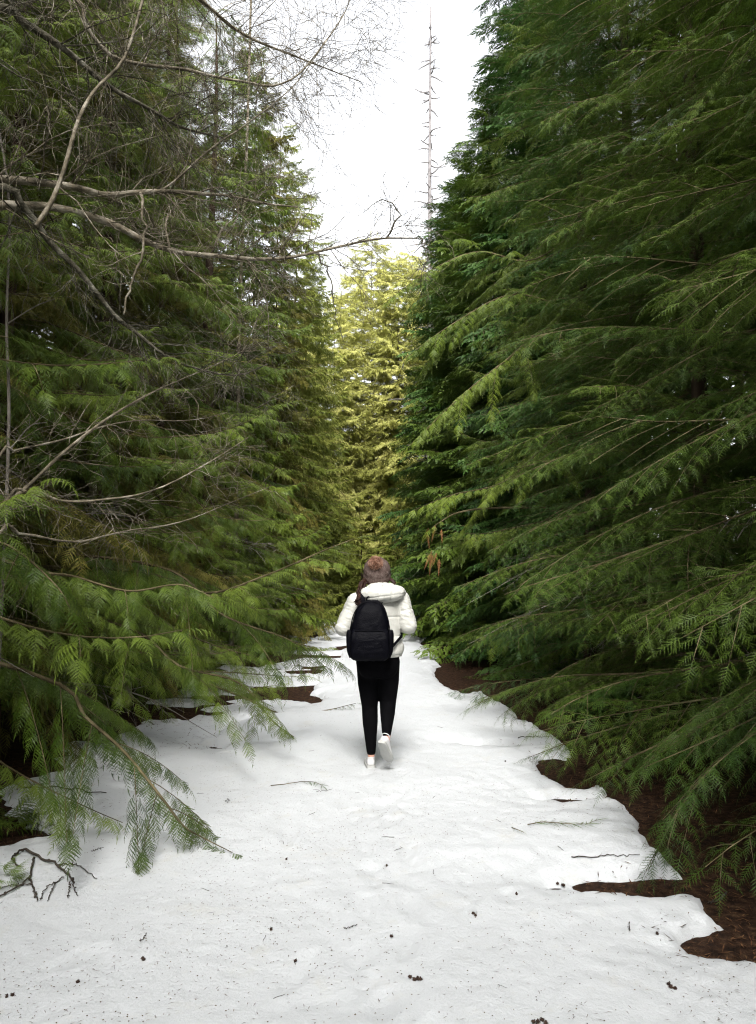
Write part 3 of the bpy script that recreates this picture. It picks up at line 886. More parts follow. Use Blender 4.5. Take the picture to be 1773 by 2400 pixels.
# pale bare stems farther back at the upper left
def bare_stem(label, base, top, r, seed, ntw=40, tl=1.8, mtr=None, group='bare pale trees behind the left cedars'):
    base = (base[0], base[1], gz(base[0], base[1]) - 0.1)
    rr = np.random.default_rng(seed)
    mid = [(np.array(base) * (1 - s) + np.array(top) * s) + rr.normal(size=3) * 0.08 for s in (0.25, 0.5, 0.75)]
    trunk = smooth_path([base, *mid, top], 24)
    limbs = []
    for k in range(ntw):
        s = rr.uniform(0.35, 0.98); i = int(s * 23)
        a = rr.uniform(0, 6.28); up = rr.uniform(0.2, 1.0)
        l2 = tl * rr.uniform(0.5, 1.1) * (1.2 - s)
        cur = trunk[i]; pts = [cur]; dv = unit(np.array((math.cos(a), math.sin(a), up)))
        for q in range(9):
            dv = unit(dv + 0.2 * rr.normal(size=3)); cur = cur + dv * l2 / 9; pts.append(cur)
        limbs.append((np.array(pts), r * 0.35 * (1.1 - s) + 0.004, 0.0025, 13, 0.6, 2, M_ALDER, {}))
    return bare_tree('bare_tree', label, base, trunk, (r, r * 0.4), limbs, group, mtrunk=mtr)
bare_stem('pale leaning bare stem at upper left in front of the hanging cedar crowns', (-3.3, 8.2), tuple(at(300, -60, 8.6)), 0.065, 71)
bare_stem('thin bare stem just right of the pale leaning one', (-2.9, 8.8), tuple(at(255, -20, 9.2)), 0.045, 72, 32)
bare_stem('grey straight trunk standing behind the tangle of twigs', (-3.7, 14.0), tuple(at(412, -60, 14.0)), 0.10, 73, 34, 2.2)
bare_stem('slender bare tree against the sky at the edge of the left cedars', (-2.6, 13.2), tuple(at(590, -40, 13.0)), 0.05, 74, 36, 2.0)

# dead snag in the gap
sx, sy = 2.2, 30.0
sb = (sx, sy, gz(sx, sy) - 0.1)
top = at(1010, 12, 30.0)
r = np.random.default_rng(77)
trunk = smooth_path([sb, (sx + .02, sy, 8), (sx - .02, sy, 16), tuple(top)], 24)
root = thing('dead_snag', 'tall thin dead snag with short bare branches standing in the sky gap', 'tree', sb)
mb = MB(); V, T = tube(trunk - np.array(sb), np.linspace(0.21, 0.03, 24), 8); mb.add(V, T); link('trunk', mb.mesh('trunk', [M_SNAG], True), root)
for k in range(120):
    s = r.uniform(0.25, 0.96); i = min(22, int(s * 23)); a = r.uniform(0, 6.28)
    l2 = (2.4 * (1 - s) + 0.45) * r.uniform(0.4, 1.0)
    cur = trunk[i] + (trunk[i + 1] - trunk[i]) * r.random(); pts = [cur]; dv = unit(np.array((math.cos(a), math.sin(a), r.uniform(-0.5, 0.25))))
    for q in range(6):
        dv = unit(dv + 0.16 * r.normal(size=3) + 0.03 * ZUP); cur = cur + dv * l2 / 6; pts.append(cur)
    mb = MB(); bare_limb(mb, np.array(pts) - np.array(sb), 0.034, 0.012, r, 12, 0.6, 1, spread=1.0)
    link('branch', mb.mesh('snag_branch', [M_SNAG]), root)

# ------------------------------------------------------------------ boughs with a place of their own
def bough(parent, pts, kind, seed, name='bough', leafm=None, label=None, **kw):
    """a branch of PARENT that follows the world points"""
    L0 = np.array(parent.location)
    ax = smooth_path(np.array(pts), 26) - L0
    r = np.random.default_rng(seed)
    if kind == 'cedar': mb = cedar_branch(0, CT_NEAR, r, axis=ax, **kw)
    else: mb = hemlock_branch(0, HT_NEAR, r, axis=ax, **kw)
    o = link(name, mb.mesh(name, [leafm or (M_CEDAR if kind == 'cedar' else M_HEM), M_TWIG]), parent)
    if label: o['label'] = label
    return o

def near(x, y):
    best = None
    for o in C.objects:
        if o.parent is None and o.name.split('.')[0] in ('cedar_tree', 'hemlock_tree'):
            d = (o.location.x - x) ** 2 + (o.location.y - y) ** 2
            if best is None or d < best[0]: best = (d, o)
    return best[1]

L1, L2, L3 = near(-3.35, 4.6), near(-3.35, 6.5), near(-3.2, 8.4)
R1, R2 = near(3.35, 3.6), near(3.35, 5.4)
def onsnow(px, py, dz=0.0):
    """ground point under a pixel"""
    Y = 4.0
    for _ in range(30):
        P = at(px, py, Y); Y -= (gz(P[0], Y) + dz - P[2]) * 1.1 * Y / 1.5 * 0.6
        Y = min(max(Y, 1.5), 30)
    return at(px, py, Y)

g = onsnow(545, 1998, 0.01); g2 = onsnow(470, 1960, 0.05)
bough(L1, [(-3.35, 4.6, 1.25), at(110, 1590, 4.45), at(200, 1680, 4.4), at(290, 1760, 4.35), at(380, 1870, 4.25), at(430, 1935, 4.2), g2, g], 'cedar', 61, s0=0.16, second=0.15, spacing=0.07, down=0.6, size=0.25, label='long bough drooping to the snow, its tip bare')
bough(L1, [(-3.3, 4.65, 1.9), at(60, 1330, 4.6), at(170, 1350, 4.6), at(300, 1385, 4.5), at(420, 1370, 4.4), at(500, 1400, 4.35)], 'cedar', 62)
bough(L2, [(-3.3, 6.6, 1.6), at(330, 1340, 6.3), at(480, 1390, 6.1), at(620, 1350, 6.0), at(760, 1290, 6.1), at(832, 1262, 6.2)], 'cedar', 63)
bough(L2, [(-3.3, 6.6, 1.3), at(300, 1470, 6.2), at(420, 1560, 6.2), at(560, 1600, 6.3), at(640, 1690, 6.7), onsnow(690, 1727, 0.02)], 'cedar', 64)
bough(L3, [(-3.0, 9.0, 0.6), at(560, 1630, 8.5), at(660, 1672, 8.5), at(760, 1665, 8.4), at(835, 1648, 8.5)], 'cedar', 65, s0=0.72, second=0.0, size=0.16)
bough(L2, [(-3.3, 6.6, 1.75), at(380, 1330, 6.2), at(520, 1440, 6.1), at(680, 1500, 6.3), at(760, 1560, 6.9)], 'cedar', 66)
bough(L1, [(-3.35, 4.6, 2.3), at(-60, 1240, 4.2), at(40, 1290, 4.1), at(130, 1370, 4.0), at(165, 1425, 3.95)], 'cedar', 67)
bough(R1, [(3.35, 3.4, 1.5), at(2050, 1600, 3.5), at(1800, 1700, 3.7), at(1680, 1790, 3.85), at(1590, 1900, 3.9), onsnow(1520, 2040, 0.03)], 'hemlock', 71, label='low bough reaching down to the snow')
bough(R1, [(3.35, 3.4, 1.6), at(1950, 1500, 3.7), at(1760, 1640, 4.2), at(1600, 1720, 4.5), at(1480, 1775, 4.6), at(1370, 1830, 4.75)], 'hemlock', 72)
bough(R2, [(3.35, 5.5, 0.9), at(1700, 1640, 5.7), at(1500, 1690, 5.9), at(1360, 1730, 6.0), at(1240, 1775, 6.1)], 'hemlock', 73)
bough(R2, [(3.35, 5.5, 1.0), at(1650, 1570, 5.8), at(1450, 1580, 6.2), at(1280, 1590, 6.6), at(1135, 1640, 7.4)], 'hemlock', 74)
R4 = near(3.1, 10.8)
bough(R4, [(3.1, 10.8, 4.4), at(1300, 770, 9.5), at(1180, 850, 9.0), at(1080, 930, 8.7), at(960, 1045, 8.5)], 'cedar', 76)
bough(R4, [(3.1, 10.8, 5.6), at(1330, 720, 9.5), at(1200, 690, 9.2), at(1060, 760, 9.0), at(950, 840, 8.9)], 'cedar', 77)
bough(R4, [(3.1, 10.8, 3.6), at(1290, 1040, 9.5), at(1180, 1130, 9.2), at(1060, 1160, 9.0), at(960, 1200, 8.9)], 'cedar', 78)
bough(R4, [(3.1, 10.8, 6.8), at(1250, 610, 9.5), at(1120, 590, 9.3), at(1000, 640, 9.2), at(890, 720, 9.2)], 'cedar', 79)
ax = [(3.1, 10.8, 2.5), at(1180, 1190, 9.6), at(1080, 1200, 8.9), at(1030, 1225, 8.7), at(1012, 1238, 8.65)]
bough(R4, ax, 'cedar', 80, s0=0.95, second=0.0)
mb = MB(); r = np.random.default_rng(4); L0 = np.array(R4.location)
for q in range(9):
    px, py = ((1006, 1236), (1022, 1232), (1012, 1290), (1024, 1296), (1035, 1240), (1016, 1300), (1030, 1310), (1008, 1300), (1002, 1250))[q]
    place(mb, CT_LITTLE[0][q % 2], at(px, py, 8.66) - L0, np.array((-0.25 + 0.2 * r.normal(), 0.2 * r.normal(), -1.0)), np.array((0.3, -1, 0.2)) + 0.4 * r.normal(size=3), r.uniform(0.6, 1.1))
o = link('withered_spray', mb.mesh('withered_spray', [M_BROWN_LEAF]), R4); o['label'] = 'withered red-brown hanging sprays'

# ------------------------------------------------------------------ the walker
def cap_loft(rings):
    R = np.asarray(rings, float); n, k = R.shape[:2]
    V = np.concatenate([R.reshape(-1, 3), R[0].mean(0)[None], R[-1].mean(0)[None]])
    i, j = np.meshgrid(np.arange(n - 1), np.arange(k), indexing='ij')
    a0 = i * k + j; a1 = i * k + (j + 1) % k
    T = np.concatenate([np.stack([a0, a1, a1 + k], -1).reshape(-1, 3), np.stack([a0, a1 + k, a0 + k], -1).reshape(-1, 3)])
    jj = np.arange(k)
    T = np.concatenate([T, np.stack([np.full(k, n * k), (jj + 1) % k, jj], -1), np.stack([np.full(k, n * k + 1), (n - 1) * k + jj, (n - 1) * k + (jj + 1) % k], -1)])
    return V, T


def ell_loft(secs, k=24, e=2.0):
    """sections (z, cx, cy, rx, ry) stacked upwards; e = superellipse exponent"""
    a = np.linspace(0, 2 * math.pi, k, endpoint=False)
    ca, sa = np.cos(a), np.sin(a)
    ux, uy = np.sign(ca) * np.abs(ca) ** (2 / e), np.sign(sa) * np.abs(sa) ** (2 / e)
    return cap_loft([np.stack([cx + rx * ux, cy + ry * uy, np.full(k, z)], -1) for z, cx, cy, rx, ry in secs])


def capsule(p0, p1, r0, r1, k=14):
    p0, p1 = np.asarray(p0, float), np.asarray(p1, float)
    d = unit(p1 - p0)
    ang = np.linspace(-math.pi / 2, 0, 5)[0:]
    P = [p0 + d * r0 * math.sin(t) for t in ang] + [p1 + d * r1 * math.sin(t) for t in np.linspace(0, math.pi / 2, 5)]
    R = [max(1e-4, r0 * math.cos(t)) for t in ang] + [max(1e-4, r1 * math.cos(t)) for t in np.linspace(0, math.pi / 2, 5)]
    ref = np.array((0, 0, 1.0)) if abs(d[2]) < 0.8 else np.array((1.0, 0, 0))
    u = unit(np.cross(d, ref)); v = np.cross(d, u)
    a = np.linspace(0, 2 * math.pi, k, endpoint=False)
    return cap_loft([p + r * (np.cos(a)[:, None] * u + np.sin(a)[:, None] * v) for p, r in zip(P, R)])


def ellipsoid(c, rad, M=None, k=20, nr=12):
    t = np.linspace(-math.pi / 2 + 0.05, math.pi / 2 - 0.05, nr); a = np.linspace(0, 2 * math.pi, k, endpoint=False)
    rings = np.stack([np.stack([np.cos(q) * np.cos(a), np.cos(q) * np.sin(a), np.full(k, math.sin(q))], -1) for q in t])
    V, T = cap_loft(rings)
    V = V * np.asarray(rad)
    if M is not None: V = V @ np.array(M).T
    return V + np.asarray(c), T


def remesh(shapes, voxel, smooth_it=6):
    mb = MB()
    for V, T in shapes: mb.add(V, T)
    me = mb.mesh('tmp', [])
    o = bpy.data.objects.new('tmp', me); C.objects.link(o)
    md = o.modifiers.new('r', 'REMESH'); md.mode = 'VOXEL'; md.voxel_size = voxel; md.use_smooth_shade = True
    sm = o.modifiers.new('s', 'SMOOTH'); sm.factor = 0.5; sm.iterations = smooth_it
    dg = bpy.context.evaluated_depsgraph_get()
    ev = o.evaluated_get(dg)
    m2 = bpy.data.meshes.new_from_object(ev)
    bpy.data.objects.remove(o); bpy.data.meshes.remove(me)
    return m2


def coords(me):
    a = np.empty(len(me.vertices) * 3, np.float32); me.vertices.foreach_get('co', a)
    b = np.empty(len(me.vertices) * 3, np.float32); me.vertices.foreach_get('normal', b)
    return a.reshape(-1, 3).astype(float), b.reshape(-1, 3).astype(float)


def setco(me, V):
    me.vertices.foreach_set('co', np.ascontiguousarray(V, np.float32).ravel()); me.update()


def finish(me, name, m, parent):
    me.materials.clear(); me.materials.append(m); me.name = name
    me.polygons.foreach_set('use_smooth', np.ones(len(me.polygons), bool))
    return link(name, me, parent)


M_SKIN = noisy_mat('skin', [(0.50, 0.27, 0.20), (0.60, 0.34, 0.26)], 20, 0.5)
M_JACKET = noisy_mat('white_jacket', [(0.47, 0.465, 0.425), (0.52, 0.515, 0.475)], 6, 0.55, 0.12, 60, spec=0.3)
M_BLACK = noisy_mat('black_leggings', [(0.0018, 0.0018, 0.0022), (0.0028, 0.0028, 0.0035)], 30, 0.85, 0.1, 200, spec=0.04)
M_PACK = noisy_mat('black_nylon', [(0.0012, 0.0012, 0.0024), (0.002, 0.002, 0.0038)], 40, 0.5, 0.25, 120, spec=0.05)
M_SHOE = noisy_mat('white_leather', [(0.52, 0.515, 0.51), (0.58, 0.575, 0.57)], 12, 0.5, 0.05, 80)
M_SOLE = noisy_mat('rubber_sole', [(0.34, 0.34, 0.32), (0.44, 0.44, 0.42)], 12, 0.7, 0.2, 90)
M_HAT = noisy_mat('knit_hat', [(0.085, 0.055, 0.046), (0.13, 0.092, 0.080), (0.17, 0.13, 0.115)], 30, 0.95, 0.9, 160, spec=0.1)
M_POM = noisy_mat('fur', [(0.18, 0.085, 0.055), (0.34, 0.19, 0.13), (0.46, 0.30, 0.22)], 25, 0.9, spec=0.15)
M_HAIR = noisy_mat('brown_hair', [(0.010, 0.004, 0.003), (0.040, 0.015, 0.010)], 30, 0.5, spec=0.2)
M_EYE = noisy_mat('eye', [(0.03, 0.02, 0.015), (0.05, 0.03, 0.02)], 5, 0.2)
M_STEEL = noisy_mat('zip_metal', [(0.5, 0.5, 0.5), (0.6, 0.6, 0.6)], 5, 0.3)

px_, py_ = 0.0, 6.0
person = thing('person', 'walker seen from behind in white puffer jacket, black leggings and pompom hat', 'person', (px_, py_, gz(px_, py_)))
# joints (x right, y forward, z up)
hipL, kneeL, ankL = np.array((-0.085, 0.02, 0.83)), np.array((-0.066, 0.03, 0.47)), np.array((-0.054, 0.0, 0.10))
hipR, kneeR, ankR = np.array((0.088, 0.02, 0.83)), np.array((0.079, 0.03, 0.49)), np.array((0.066, -0.22, 0.275))
shL, elL, wrL = np.array((-0.180, 0.0, 1.305)), np.array((-0.275, -0.03, 1.095)), np.array((-0.135, 0.19, 1.13))
shR, elR, wrR = np.array((0.185, 0.0, 1.320)), np.array((0.243, -0.02, 1.115)), np.array((0.125, 0.19, 1.15))
HC = np.array((-0.008, 0.03, 1.535))                       # head centre
HM = Matrix.Rotation(math.radians(20), 3, 'X')             # head tipped back
def hp(x, y, z): return HC + np.array(HM @ Vector((x, y, z)))

def leg(hip, knee, ank, r, k=0.0):
    calf = knee + (ank - knee) * 0.33 + np.array((0, -0.018, 0))
    return [capsule(hip, hip + (knee - hip) * 0.5, r[0], r[1]), capsule(hip + (knee - hip) * 0.5, knee, r[1], r[2]),
            capsule(knee, calf, r[2], r[3]), capsule(calf, ank, r[3], r[4])]
pelvis = [ell_loft([(0.70, 0, .01, .10, .08), (0.76, 0, .0, .165, .115), (0.83, -.001, -.01, .178, .125), (0.90, 0, 0, .165, .115), (0.98, 0, .01, .14, .10)])]
body = []
body += leg(hipL, kneeL, ankL, (.078, .068, .048, .046, .030)) + leg(hipR, kneeR, ankR, (.078, .068, .048, .046, .030))
MR = Matrix.Rotation(math.radians(-21), 3, 'Z') @ Matrix.Rotation(math.radians(-48), 3, 'X') @ Matrix.Rotation(math.radians(8), 3, 'Y')
for an, d in ((ankL, (0.0, 0.08, -0.055)), (ankR, tuple(MR @ Vector((0, 0.075, -0.05))))):
    body.append(capsule(an, an + np.array(d), .029, .022))
body += [ell_loft([(0.72, 0, .01, .10, .08), (0.83, 0, 0, .16, .105), (0.98, 0, .01, .125, .09), (1.12, 0, .01, .135, .095), (1.25, 0, .01, .16, .095), (1.34, 0, .01, .13, .08), (1.39, 0, .01, .05, .05)])]
body += [capsule((0, 0.01, 1.34), hp(0, -0.01, -0.06), .052, .05)]
body += [ellipsoid(HC, (.074, .094, .105), HM), ellipsoid(hp(0, .028, -.055), (.055, .066, .062), HM)]
body += [capsule(hp(0, .09, .012), hp(0, .108, -.018), .009, .013), capsule(hp(-.018, .088, -.05), hp(.018, .088, -.05), .009, .009), capsule(hp(0, .07, -.092), hp(0, .078, -.09), .02, .018)]
for sx in (-1, 1): body += [ellipsoid(hp(sx * .076, -.005, -.01), (.009, .018, .03), HM), capsule(hp(sx * .02, .085, .03), hp(sx * .045, .078, .032), .008, .007)]
for sh, el, wr, sx in ((shL, elL, wrL, -1), (shR, elR, wrR, 1)):
    body += [capsule(sh, el, .046, .038), capsule(el, wr, .037, .026)]
    palm = wr + np.array((-sx * .03, .045, .025))
    body.append(capsule(wr, palm, .026, .03))
    for f in range(4):       # fingers closed round the shoulder strap
        b = palm + np.array((-sx * .012, .018, .024 - .017 * f))
        l = (.038, .043, .040, .031)[f]
        m1 = b + np.array((-sx * .8, .35, 0)) * l
        m2 = m1 + np.array((-sx * .25, -.8, -.05)) * l * .8
        m3 = m2 + np.array((sx * .6, -.4, -.05)) * l * .5
        for q0, q1 in ((b, m1), (m1, m2), (m2, m3)): body.append(capsule(q0, q1, .0088, .008, 8))
    t0 = wr + np.array((-sx * .005, .012, .028)); t1 = t0 + np.array((-sx * .03, .0, .028)); t2 = t1 + np.array((-sx * .026, .008, .004))
    body += [capsule(t0, t1, .011, .0095, 8), capsule(t1, t2, .0095, .008, 8)]
finish(remesh(body, 0.0065, 5), 'body', M_SKIN, person)
for sx in (-1, 1):
    V, T = ellipsoid(hp(sx * .032, .082, .018), (.012, .010, .010)); mb = MB(); mb.add(V, T); link('eye', mb.mesh('eye', [M_EYE], True), person)

# leggings
lg = pelvis + leg(hipL, kneeL, ankL + np.array((0, 0, .022)), (.092, .088, .066, .063, .038)) + leg(hipR, kneeR, ankR + np.array((0.0, .012, .032)), (.090, .086, .066, .060, .037))
lg += [ellipsoid((-.075, -.055, .80), (.085, .07, .10)), ellipsoid((.075, -.055, .80), (.085, .07, .10))]
finish(remesh(lg, 0.007, 22), 'leggings', M_BLACK, person)

# puffer jacket
ja = [ell_loft([(0.868, 0, 0, .188, .135), (0.885, .002, 0, .200, .148), (0.95, .004, 0, .200, .150), (1.05, 0, .005, .180, .140), (1.16, 0, .01, .180, .140), (1.26, 0, .01, .195, .135),
                (1.325, 0, .01, .185, .115), (1.375, 0, .01, .13, .095), (1.43, 0, .015, .08, .075)], 32)]
ja += [capsule(shL, elL, .075, .073), capsule(elL, elL + (wrL - elL) * .5, .073, .066), capsule(elL + (wrL - elL) * .5, wrL, .066, .042),
       capsule(shR, elR, .074, .075), capsule(elR, elR + (wrR - elR) * .5, .075, .066), capsule(elR + (wrR - elR) * .5, wrR, .066, .042)]
me = remesh(ja, 0.0065, 8)
V, N = coords(me)
def segdist(V, a, b):
    t = np.clip(((V - a) @ (b - a)) / np.dot(b - a, b - a), 0, 1)
    return np.linalg.norm(V - (a + t[:, None] * (b - a)), axis=1), t * np.linalg.norm(b - a)
disp = np.zeros(len(V)); arm = np.zeros(len(V), bool); u = np.zeros(len(V))
for sh, el, wr in ((shL, elL, wrL), (shR, elR, wrR)):
    d1, t1 = segdist(V, sh, el); d2, t2 = segdist(V, el, wr)
    a = (np.minimum(d1, d2) < 0.09) & (np.abs(V[:, 0]) > 0.175) | ((d2 < 0.09) & (V[:, 1] > 0.1))
    arm |= a
    u = np.where(a, np.where(d1 < d2, t1, np.linalg.norm(el - sh) + t2), u)
us = np.where(arm, (u + 0.03) / 0.125, (V[:, 2] - 0.885) / 0.15)
ph = us - np.round(us)
wl_ = np.where(arm, 0.125, 0.15)
disp += np.where(arm, 0.002, 0.0055) * np.abs(np.sin(math.pi * us)) ** 0.6 - 0.002
disp -= np.where(arm, 0.0025, 0.005) * np.exp(-(ph * wl_ / 0.006) ** 2)
wr_ = fbm(V[:, 0] * 16 + V[:, 1] * 9, V[:, 2] * 26 + V[:, 1] * 14, 3, 5)
disp += 0.006 * wr_ + np.where(arm, 0.004 * np.abs(fbm(V[:, 0] * 9, V[:, 2] * 60 + V[:, 0] * 25, 2, 15)) * -2, 0)
setco(me, V + N * disp[:, None])
jacket = finish(me, 'jacket', M_JACKET, person)
# hood lying at the nape
hd = []
for i, (x, y, z, r1, r2, r3) in enumerate(((-.065, -.09, 1.365, .080, .070, .060), (.0, -.105, 1.362, .130, .080, .072), (.06, -.105, 1.368, .130, .080, .070), (.12, -.085, 1.378, .095, .080, .062), (.160, -.04, 1.38, .065, .07, .05),
                                           (-.115, -.03, 1.375, .05, .07, .045), (.02, -.06, 1.425, .085, .06, .035), (-.03, -.05, 1.42, .06, .06, .03), (.09, -.05, 1.42, .06, .06, .03))):
    hd.append(ellipsoid((x, y, z), (r1, r2, r3)))
me = remesh(hd, 0.006, 10)
V, N = coords(me)
us = (V[:, 0] - 0.012 - 0.25 * (V[:, 2] - 1.37)) / 0.10
ph = us - np.round(us)
disp = 0.003 * np.abs(np.sin(math.pi * us)) ** 0.6 - 0.004 * np.exp(-(ph * 0.10 / 0.005) ** 2) + 0.004 * fbm(V[:, 0] * 18, V[:, 2] * 24, 3, 6)
disp -= 0.005 * np.exp(-((V[:, 2] - 1.345 - 0.12 * V[:, 0] ) / 0.005) ** 2)
setco(me, V + N * disp[:, None])
finish(me, 'hood', M_JACKET, jacket)

# shoes (toe along +y, sole at z = 0), then placed
def shoe(M, loc):
    up = []
    M = M @ Matrix.Scale(0.93, 3)
    secs = [(0.0, .024, .075), (.02, .033, .088), (.06, .036, .088), (.095, .037, .078), (.13, .041, .062), (.17, .044, .052), (.21, .042, .044), (.238, .030, .036), (.25, .012, .028)]
    k = 20; a = np.linspace(0, 2 * math.pi, k, endpoint=False)
    rings = []
    for y, hw, h in secs:
        ca, sa = np.cos(a), np.sin(a)
        rings.append(np.stack([hw * np.sign(ca) * np.abs(ca) ** 0.75, np.full(k, y), 0.018 + (h - 0.018) * (0.5 + 0.5 * np.sign(sa) * np.abs(sa) ** 0.8)], -1))
    V, T = cap_loft(rings); 
    V2 = V @ np.array(M).T
    mb = MB(); mb.add(V2, T); s = link('shoe', mb.mesh('shoe', [M_SHOE], True), person, loc)
    rings = []
    for y, hw, h in secs:
        yy = -0.006 + y * 1.045
        w_ = hw * 1.10 + 0.003
        rings.append(np.stack([w_ * np.sign(np.cos(a)) * np.abs(np.cos(a)) ** 0.35, np.full(k, yy), 0.014 + 0.014 * np.sign(np.sin(a)) * np.abs(np.sin(a)) ** 0.35 + (0.006 * max(0, yy - .19) / .06)], -1))
    V, T = cap_loft(rings); mb = MB(); mb.add(V @ np.array(M).T, T); link('sole', mb.mesh('sole', [M_SOLE]), s)
    # heel tab and collar
    P = np.array([(-.031, .075, .080), (-.033, .03, .090), (-.026, .002, .094), (0, -.006, .096), (.026, .002, .094), (.033, .03, .090), (.031, .075, .080)])
    V, T = tube(smooth_path(P, 18), 0.0035, 6); mb = MB(); mb.add(V @ np.array(M).T, T); link('collar', mb.mesh('collar', [M_SHOE], True), s)
shoe(Matrix.Rotation(math.radians(4), 3, 'Z'), ankL + np.array((-.001, -.045, -.098)))
off = np.array(MR @ Vector((0, .042, .082)))
shoe(MR, ankR - off)

# beanie with pompom
mb = MB()
nb_, kk = 16, 48
a = np.linspace(0, 2 * math.pi, kk, endpoint=False)
rings = []
for i in range(nb_):
    t = i / (nb_ - 1)
    if i < 5: z = -.045 + .058 * i / 4; rr = .106 + 0.006 * math.sin(math.pi * i / 4)
    else:
        q = (i - 5) / (nb_ - 6); z = .018 + .108 * math.sin(q * math.pi / 2); rr = .108 * math.cos(q * math.pi / 2 * .97)
    rib = 1 + 0.034 * np.cos(a * 24)
    tiltz = -0.030 * np.sin(-a) * (1 - t)
    rings.append(np.stack([rr * rib * np.cos(a), rr * 1.12 * rib * np.sin(a) - 0.008, z + tiltz + 0.003 * np.cos(a * 24 + 1.5 * i)], -1))
V, T = cap_loft(rings)
V = V @ np.array(HM).T + HC
mb.add(V, T); hat = link('beanie', mb.mesh('beanie', [M_HAT], True), person)
pc = hp(-.012, -.075, .108)
r = np.random.default_rng(5)
mb = MB(); V, T = ellipsoid(pc, (.042, .042, .042)); mb.add(V, T)
n_ = 2600
d = unit(r.normal(size=(n_, 3))); b = pc + d * .036; tip = pc + unit(d + .25 * r.normal(size=(n_, 3))) * r.uniform(.052, .072, n_)[:, None]
sd_ = unit(np.cross(d, r.normal(size=(n_, 3)))) * .0022
i = np.arange(n_); mb.add(np.concatenate([b + sd_, b - sd_, tip]), np.stack([i, i + n_, i + 2 * n_], -1))
link('pompom', mb.mesh('pompom', [M_POM]), hat)
# hair
mb = MB(); r = np.random.default_rng(6)
def lock(pts, rad, wav, ph):
    P = smooth_path(np.array(pts), 26)
    q = np.linspace(0, 1, 26)
    P[:, 0] += wav * np.sin(q * 20 + ph) * q; P[:, 1] += wav * np.cos(q * 20 + ph) * q
    V, T = tube(P, rad * (1 - 0.75 * q ** 2), 5); mb.add(V, T)
for k in range(70):
    s = r.random(); j = r.normal(size=3) * .010
    lock([hp(-.045 - .042 * s, -.055 + .07 * r.random(), -.03), (-.105 - .02 * s + j[0], -.06 + j[1], 1.455), (-.130 - .02 * s + j[0], -.085 + j[1], 1.39),
          (-.152 + .02 * (r.random() - .5), -.125 + j[1], 1.335), (-.158 + .05 * (r.random() - .5), -.15, 1.275 + .05 * r.random())], r.uniform(.005, .009), r.uniform(.006, .014), r.uniform(0, 6))
for k in range(34):
    lock([hp(.06 + .03 * r.random(), -.04 + .05 * r.random(), -.03), (.105 + .02 * r.random(), -.03, 1.47), (.118 + .02 * r.random(), -.04, 1.445), (.11, -.03, 1.41)], .009, .007, r.uniform(0, 6))
for k in range(60):
    x = -.075 + .15 * r.random()
    lock([hp(x, -.085, -.005), hp(x * 1.05, -.098, -.05), (x * 1.05, -.06, 1.455), (x, -.04, 1.42)], .007, .003, r.uniform(0, 6))
link('hair', mb.mesh('hair', [M_HAIR], True), person)

# backpack
bp_ = thing('backpack', 'black nylon backpack on the walker\'s back', 'backpack', (px_, py_, person.location.z))
bx_ = -0.062
def pack_loft(secs, n=40, k=44, e=3.4, wrk=0.009, seed=1):
    secs = np.array(secs); z = np.linspace(secs[0, 0], secs[-1, 0], n)
    cols = [np.interp(z, secs[:, 0], secs[:, q]) for q in range(1, 5)]
    ker = np.array([1, 2, 3, 2, 1.]) / 9
    cols = [np.concatenate([c[:1], np.convolve(np.pad(c, 2, mode='edge'), ker, 'valid')[1:-1], c[-1:]]) for c in cols]
    V, T = ell_loft(list(zip(z, *cols)), k, e)
    c = np.array((bx_, -.2, 1.08))
    dirv = unit(V - c)
    V = V + dirv * (wrk * fbm(V[:, 0] * 22, V[:, 2] * 30 + 6 * np.abs(V[:, 0] - bx_) * 10, 3, seed))[:, None]
    return V, T
mb = MB(); mb.add(*pack_loft([(.862, bx_, -.225, .10, .05), (.872, bx_, -.225, .140, .085), (.90, bx_, -.228, .152, .098), (1.00, bx_, -.23, .153, .10), (1.10, bx_, -.23, .150, .10), (1.18, bx_ + .003, -.225, .138, .092),
                              (1.25, bx_ + .005, -.22, .118, .08), (1.295, bx_ + .008, -.21, .092, .06), (1.32, bx_ + .01, -.20, .055, .03)]))
link('pack_body', mb.mesh('pack_body', [M_PACK], True), bp_)
mb = MB(); mb.add(*pack_loft([(.870, bx_, -.315, .115, .02), (.885, bx_, -.318, .142, .036), (.93, bx_, -.322, .150, .046), (1.03, bx_, -.322, .148, .044), (1.085, bx_, -.316, .142, .03), (1.105, bx_, -.31, .125, .012)], seed=2, e=4))
link('front_pocket', mb.mesh('front_pocket', [M_PACK], True), bp_)
for sx in (-1, 1):
    mb = MB(); mb.add(*pack_loft([(.885, bx_ + sx * .148, -.22, .012, .06), (.93, bx_ + sx * .156, -.22, .022, .075), (1.03, bx_ + sx * .158, -.22, .026, .075), (1.08, bx_ + sx * .158, -.22, .026, .07), (1.092, bx_ + sx * .156, -.22, .02, .06)], 20, 24, 3, .002, 4))
    link('side_pocket', mb.mesh('side_pocket', [M_PACK], True), bp_)
